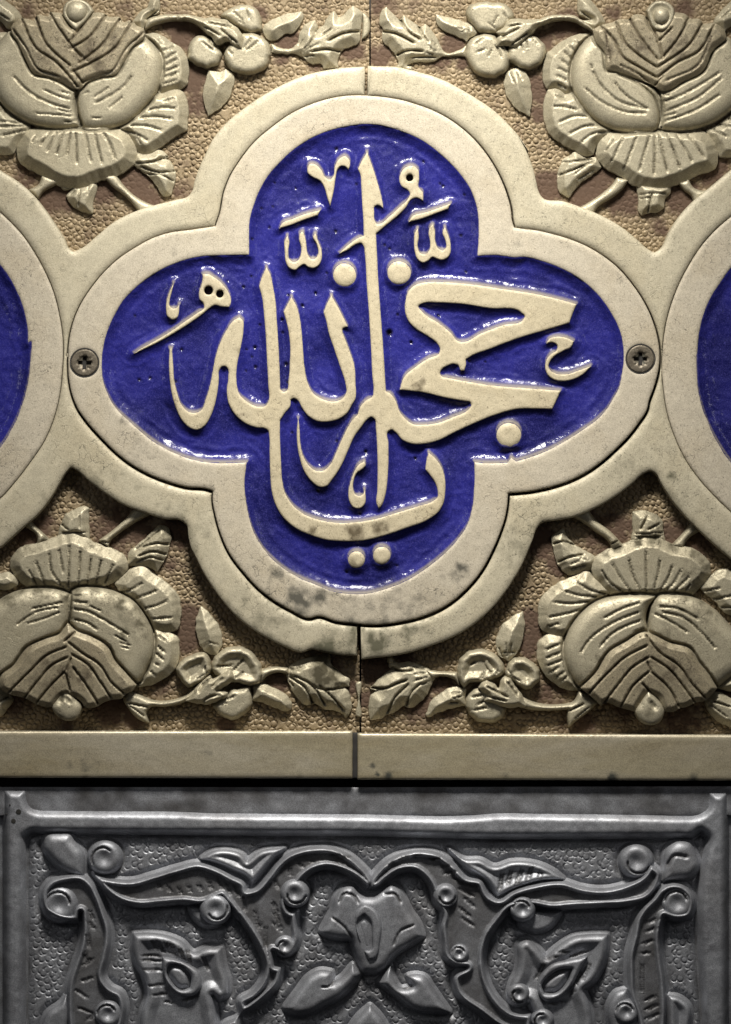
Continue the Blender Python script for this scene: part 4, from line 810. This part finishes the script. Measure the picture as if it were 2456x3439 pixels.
leafset(PR, 'L', [
  ('petal', '1245,480 1260,400 1320,330 1420,310 1530,340 1600,410 1600,500 1530,540 1440,560 1350,570 1300,610 1250,540', 16, 30, 'dish', 16, [rib('1430,540 1460,480/1490,500 1520,460/1540,500 1570,470/1340,430 1390,400', 5, 7)]),
  ('petal', '1310,700 1350,640 1440,600 1520,640 1620,780 1600,840 1500,880 1400,860 1330,790', 16, 30, 'round', 30, [rib('1350,680 1450,660/1370,780 1480,760/1400,740 1470,700', 5, 7)]),
  ('leaf', '1000,820! 1040,720 1120,650 1230,600 1310,620 1310,740 1200,770 1100,800 1010,835', 12, 28, 'facet', 34, [rib('1190,650 1280,640/1200,690 1290,670/1180,720 1260,720', 4, 5)]),
  ('stem', '1000,465 1080,478 1245,488 1262,590 1230,545 1180,522 1110,515 1050,530', 16, 14, 'round', 14),
  ('leaf', '720,410 800,410 900,410 960,430 1040,475 1085,510 1050,560 1020,640 960,710 880,760 840,750 750,800 690,820 640,850 570,855! 555,760 580,660 620,630 565,612 600,570 680,500 760,460 715,440', 12, 28, 'facet', 34,
    [cut('730,450 800,475 900,470', 6, 11), cut('570,605 680,610 780,570 850,545', 6, 11), cut('700,800 760,680 860,580', 6, 10), cut('850,750 880,650 960,570', 5, 9), rib('890,440 990,460/900,500 1000,490/910,550 1020,520/930,590 1020,560', 4.5, 6)]),
  ('leaf', '708,360 735,360 742,415 716,422', 10, 14, 'round', 10),
])
relief('seam_ridge', PL, M_FLOW, curve('L 468,560 482,556 484,700 483,838 466,835 470,700', 4), 4, 12, 'round', 5, sp=3.5, skirt=8, draft=0)

cov = [c for c in COVER if len(c) > 20]
punched(PL, M_FIELD, -120, -60, 1239, 880, [bandL] + cov, 0, seed=1, brown=BTL)
punched(PL, M_FIELD, -120, 1540, 1207, 2462, [bandL] + cov, 0, seed=2, brown=BBL)
punched(PR, M_FIELD, 1246, -60, 2580, 880, [bandR] + cov, 0, seed=3, brown=BTR)
punched(PR, M_FIELD, 1214, 1560, 2580, 2470, [bandR] + cov, 0, seed=4, brown=BBR)
n_cov = len(COVER)

# ------------------------------------------------------------------ brass bars under the frieze
def bar(outline, label):
    b = relief('brass_bar', None, M_BAR, outline, 56, 8, 'round', 11, sp=10, skirt=190, draft=-1, attr=DA, rough=.8)
    b['label'] = label; b['category'] = 'brass bar'; return b
def resam(P_, st=6):
    out = []
    for i in range(len(P_)):
        a = np.array(P_[i], float); b = np.array(P_[(i + 1) % len(P_)], float); n = max(1, int(np.linalg.norm(b - a) / st))
        out += [a + (b - a) * k / n for k in range(n)]
    return np.array(out)
bl = bar(resam([(-120, 2456), (1185, 2455), (1184, 2615), (-120, 2612)]), 'plain brass bar left of the seam below the peonies')
relief('joint_light_block', bl, M_WALL, resam([(1181, 2462), (1205, 2462), (1205, 2614), (1181, 2614)], 12), 48, 2, 'flat', 5, sp=12, skirt=136, draft=0)  # added block in the joint, keeps light off the silver below
bar(resam([(1201, 2463), (2580, 2469), (2580, 2622), (1201, 2619)]), 'plain brass bar right of the seam below the peonies')

# ------------------------------------------------------------------ silver panel
SP = thing('silver_relief_panel', 1228, 3100, 22, 'dark embossed silver panel with scrollwork below the brass bars', 'relief panel')
Z0 = 22
b = relief('backing_sheet', SP, M_SIL, resam([(-10, 2700), (2470, 2700), (2470, 3520), (-10, 3520)], 20), Z0 - 14, 2, 'flat', 8, sp=24, skirt=20, draft=0, rough=2,
           attr={'dirt_shade': lambda X: np.clip(.35 + .6 * wob(X, 50, 31) - .0 * X[:, 0], 0, 1)})
b['label'] = 'plain sheet behind the embossed work'
b = relief('top_strip', SP, M_SIL, resam([(-10, 2645), (1228, 2646), (2470, 2642), (2470, 2740), (-10, 2740)], 20), Z0 + 8, 2, 'flat', 6, sp=12, skirt=20, draft=0, rough=2, attr={'dirt_shade': lambda X: np.clip(.38 + .6 * wob(X, 60, 31), 0, 1)})
b['label'] = 'tarnished flat strip along the top of the silver panel'
FR = ('M 15,1780! 15,1000 14,500 13,200 13,95! 178,95! 180,160 203,208 262,227 330,228 500,230 800,232 1100,233 N -150,177 0,178 200,180 500,182 800,184 1624,190 O 100,245 350,247 600,250 900,254 1100,258 1300,263 1400,258 1462,222 1474,110! 1613,110! 1613,300 1612,700 1612,1780! '
      '1448,1780! 1450,500 1470,420 1430,385 1380,425! 1250,426 900,428 500,429 100,430 N 1200,358 800,350 400,348 100,347 M 1500,404 1200,403 900,401 600,399 400,397 280,396 200,395 165,420! 165,600 165,1780!')
relief('frame_moulding', SP, M_SIL, curve(FR, 8), Z0 - 6, 40, 'flat', 34, sp=6, skirt=16, draft=1, rough=1.5)

def orn(nm, o_, z, H, pf, w, st=(), holes=(), tile='N', **k):
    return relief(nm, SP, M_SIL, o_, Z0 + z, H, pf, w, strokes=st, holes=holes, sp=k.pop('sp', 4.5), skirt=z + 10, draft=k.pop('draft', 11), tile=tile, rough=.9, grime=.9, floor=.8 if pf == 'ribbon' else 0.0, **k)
def stipple(s):
    out = []
    for one in s.split('/'):
        out.append(one); out.append(' '.join(f'{float(a) + 17:.0f},{float(b) + 3:.0f}' for a, b in (q.split(',') for q in one.split())))
    return ('/'.join(out), 4.4, 4.5, 8.0)
orn('scroll', 'M 600,650 720,680 850,690 1000,650 1150,605 1290,575 1400,605 1500,655 1600,720 N 60,712 110,700 190,620 260,530 330,470 430,430 530,415 640,420 740,460 830,530 900,610 920,660 885,705! 800,630 700,580 600,560 500,590 440,640 '
    '400,700 330,800 350,850 400,860 405,950 415,1060 390,1120 330,1160 240,1130 250,1230 300,1240 285,1340 200,1440 100,1520 0,1590 M 1560,1640 1440,1720 1440,1640 1560,1560 N 0,1470 100,1400 160,1320 180,1230 150,1130 90,1020 0,890 '
    'M 1560,950 1500,870 1440,800 1310,850 1200,840 1050,850 900,860 780,830 680,760', 4, 40, 'ribbon', 22,
    [stipple('-560,660 -540,700/-490,680 -470,730/-420,690 -395,740/-350,680 -330,730/-280,670 -260,720/-210,650 -190,710/-140,640 -120,700/-80,660 -60,740/-30,680 0,760/40,760 40,860/105,850 125,960/150,940 130,980/180,960 175,1100/240,640 260,700/230,790 260,870/240,860 290,990/230,930 290,1000/340,550 350,620/400,520 430,560/460,500 500,520/620,470 690,470/700,490 760,480')])
orn('scroll', 'N 890,700 900,640 950,570 1030,500 1140,455 1260,440 1380,465 1480,540 1560,620 O 0,690 60,790 110,812 200,760 350,715 540,697 650,730 800,745 950,710 1050,655 1100,580 1170,640 1150,740 1090,810 950,850 800,860 600,870 450,880 330,860 '
    '190,880 120,960 50,1060 20,1200 40,1330 100,1450 200,1540 330,1560 330,1680 150,1660 0,1560 N 1480,1400 1470,1300 1560,1240 1480,1230 1410,1180 1390,1060 1380,960 1390,870 1340,800 1330,740 1290,650 1200,580 1100,590 1020,640 940,700', 4, 40, 'ribbon', 22,
    [stipple('1000,550 1060,520/1090,500 1150,480/1180,480 1240,470/1300,510 1370,490/1380,560 1440,540/1400,600 1480,580/1470,630 1600,700/1500,700 1600,760/1530,760 1600,830/1500,830 1580,900/1520,900 1600,960')])
T_CUR = 'O'
orn('leaf', 'M 1300,555 1380,505 1480,495 1590,540 N 60,515 150,450 320,425 260,480 180,570 95,670 M 1624,690 1500,620 1400,580', 4, 24, 'dish', 14)
orn('leaf', 'N 1440,435 1540,500 O 0,560 80,600 200,570 350,580 470,630 545,690 400,695 250,735 110,800 40,700 N 1560,560', 4, 24, 'dish', 14, [stipple('130,640 110,760/190,620 160,720/260,610 220,720/320,600 290,700/380,630 370,690')], tile='O')
orn('palmette', 'N 560,1000 600,920 640,850 660,760 710,700 780,690 830,740 900,760 980,720 1040,680 1100,710 1140,780 1180,860 1230,930 1265,1030 1180,1090 1110,1130 1060,1170 1000,1250 920,1285 850,1270 820,1200 790,1120 770,1060 690,1050 600,1030', 6, 34, 'round', 34,
    [('690,800 720,740 790,750 820,800', 5, 7), ('1000,740 1070,740 1110,800', 5, 7), ('640,900 720,960 780,1040', 5, 5), ('1200,950 1100,1000 1060,1090', 5, 5)])
dr = orn('drop', 'N 860,810 940,850 975,920 970,1050 930,1180 890,1190 830,1060 800,950 805,860', 38, 14, 'round', 10, holes=['N 860,880 900,920 910,1020 895,1120 870,1125 830,1020 815,920'], draft=2)
orn('drop', 'N 862,890 895,925 905,1020 892,1115 872,1115 835,1020 820,925', 34, 8, 'soft', 16, draft=2)
orn('leaf', 'N 310,1520 400,1400 480,1300 560,1260 640,1270 650,1340 700,1310 780,1220 830,1290 800,1340 720,1430 600,1500 480,1560 380,1570', 4, 34, 'round', 30, [('570,1375 620,1370 660,1330', 4, 7)])
orn('leaf', 'N 1040,1230 1060,1310 1110,1380 1190,1370 1150,1300 1190,1290 1270,1300 1330,1380 1400,1480 1450,1550! 1350,1550 1200,1530 1080,1440 960,1350 1000,1280', 4, 34, 'round', 30, [('1080,1350 1140,1385 1195,1372', 4, 7)])
orn('leaf', 'N 900,1500! 960,1560 1040,1680 740,1680 830,1560', 4, 30, 'round', 30)
orn('leaf', 'M 300,400 380,385 460,395 480,430 540,510 550,590 545,670 480,660 400,620 320,550 280,480', 4, 34, 'round', 34, tile='M')
orn('leaf', 'M 430,1440 400,1480 300,1560 260,1680 430,1690 450,1560', 4, 26, 'round', 24)
orn('scroll', 'M 265,830 270,760 320,690 420,655 540,655 600,700 650,790 690,900 720,1000 720,1100 700,1200 680,1330 720,1380 790,1420 820,1500 810,1600 780,1700 440,1700 430,1500 440,1350 470,1250 510,1130 530,1000 525,900 510,960 440,960 340,930 280,880', 4, 42, 'ribbon', 24,
    [stipple('570,880 600,960/560,950 600,1010/560,1040 570,1130/540,1160 550,1230/530,1250 590,1200/520,1350 600,1320/480,1400 560,1460/500,1520 600,1560/560,1600 610,1560')], tile='M')
orn('scroll', 'O 1110,800 1160,740 1240,705 1320,720 1380,780 1390,860 1360,930 1260,950 1190,930 1170,1050 1180,1200 1200,1350 1210,1500 1200,1700 1030,1700 1000,1560 960,1440 950,1300 950,1180 980,1050 1010,920 1050,860', 4, 42, 'ribbon', 24,
    [stipple('1070,970 1140,940/1060,1030 1130,1000/1040,1110 1110,1080/1040,1170 1090,1160/1040,1230 1040,1420/1060,1480 1130,1440/1060,1540 1140,1500/1060,1600 1150,1560')], tile='O')
orn('small_flower', 'M 865,1040! 960,1035 1080,1050 1180,1090 1260,1160 1340,1130 1440,1130 1460,1250 1490,1350 1480,1440 1430,1470 1380,1440 1400,1540 1440,2000 960,2000 920,1540 950,1440 930,1330 880,1240 860,1150', 4, 32, 'dish', 22,
    [stipple('980,1080 1010,1140/1010,1080 1060,1160/1060,1090 1110,1170/1100,1100 1150,1190/1160,1130 1190,1210/1210,1140 1230,1230/920,1180 1030,1185/920,1210 1040,1220/930,1275 1040,1275/960,1380 1050,1370/990,1440 1070,1430/1060,1480 1110,1490/1310,1180 1350,1280/1180,1480 1270,1440')], tile='M')
orn('drop', 'M 1055,1190! 1150,1210 1300,1300 1310,1380 1260,1440 1180,1440 1090,1370 1060,1280', 26, 20, 'round', 14, draft=4, tile='M', holes=['M 1100,1245 1160,1240 1240,1320 1235,1390 1180,1405 1110,1345 1085,1285'])
orn('drop', 'M 1105,1252 1160,1247 1232,1322 1228,1382 1180,1397 1115,1340 1092,1287', 22, 14, 'soft', 18, draft=2)
orn('small_flower', 'O 240,1110 300,1080 360,1120 420,1190 500,1120 600,1060 700,1045 825,1045! 820,1150 790,1260 740,1350 670,1410 700,1480 720,1560 700,2000 420,2000 340,1560 310,1490 220,1510 180,1470 190,1370 230,1280 240,1200', 4, 32, 'dish', 22,
    [stipple('400,1230 350,1340/420,1210 480,1180/500,1160 560,1150/570,1190 680,1150/640,1280 600,1380/700,1230 640,1340/440,1500 540,1480/560,1440 600,1400')], tile='O')
orn('drop', 'O 375,1340 450,1240 560,1210 690,1188! 640,1280 600,1360 500,1460 420,1480 370,1420', 26, 20, 'round', 14, draft=4, tile='O', holes=['O 590,1268 560,1350 480,1425 410,1425 395,1375 450,1310 520,1272'])
orn('drop', 'O 580,1275 552,1346 477,1417 414,1417 403,1378 455,1316 522,1280', 22, 14, 'soft', 18, draft=2)
orn('leaf', 'O 1180,700 1190,600 1200,500 1270,440 1360,450 1400,520 1420,600 1370,670 1280,690', 4, 34, 'round', 34, [('1210,600 1260,530 1340,540', 8, 6)], tile='O')
orn('leaf', 'O 830,1500 880,1420 950,1400 965,1470 1040,1540 1020,1700 850,1700', 4, 24, 'round', 24, tile='O')
orn('leaf', 'O 1215,1440 1280,1450 1350,1500 1350,1700 1220,1700', 4, 26, 'dish', 16)
orn('leaf', 'M 1230,875 1290,870 1350,940 1420,985 1340,1000 1260,940', 4, 18, 'round', 14)
orn('leaf', 'O 340,900 460,905 520,900 460,990 360,1030 250,990 260,930', 4, 18, 'round', 16)
for x_, y_, r_ in ((62, 2727, 9), (45, 2758, 8), (33, 2704, 3), (20, 2735, 3)):
    relief('nail_hole', SP, M_WALL, circle(x_, y_, r_), Z0 + 35, .5, 'flat', 2, sp=3, skirt=20, draft=0, rough=0)
# volutes: domed curls with a hollow eye and a spiral cut
def volute(t, x, y, r, z=12, rot=0.0, H=30, sp_=True):
    cx, cy = tc(t, x, y); r = r / T[t][2]; T2 = []
    for k in range(13):
        a = rot + k * .40; rr = r * (.80 - .042 * k); T2.append(f'{cx + rr * math.cos(a):.1f},{cy + rr * math.sin(a):.1f}')
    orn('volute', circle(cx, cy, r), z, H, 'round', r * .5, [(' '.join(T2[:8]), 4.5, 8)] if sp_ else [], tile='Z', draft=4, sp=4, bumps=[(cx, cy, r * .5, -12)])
for a in (('M', 680, 545, 112, 6, 2.6), ('M', 390, 850, 122, 14, 3.4), ('M', 1400, 880, 102, 24, -.3), ('M', 705, 1560, 92, 20, 3.0), ('N', 385, 735, 98, 24, 0.2), ('N', 320, 1095, 75, 16, 1.5), ('N', 1415, 750, 84, 24, 0.1),
          ('N', 1510, 1145, 66, 20, 3.2), ('O', 270, 880, 84, 24, 3.2), ('O', 1010, 570, 112, 6, .3), ('O', 1280, 835, 110, 14, 3.2), ('O', 945, 1550, 86, 14, 3.2), ('O', 245, 1430, 72, 20, 1.0), ('O', 400, 1600, 76, 18, 2.0)):
    volute(*a)
punched(SP, M_SIL, 80, 2795, 2375, 3500, [c for c in COVER[n_cov + 4:] if len(c) > 40], Z0, r=9.8, gap=23.5, sp=2.35, seed=11, dep=3.0, dome=.0, lean=.9, brown=[], channel=[c for c in COVER[n_cov + 4:] if len(c) > 40])
print('objects', len(bpy.data.objects), 'tris', sum(len(o.data.loops) - 2 * len(o.data.polygons) for o in bpy.data.objects if o.type == 'MESH'))
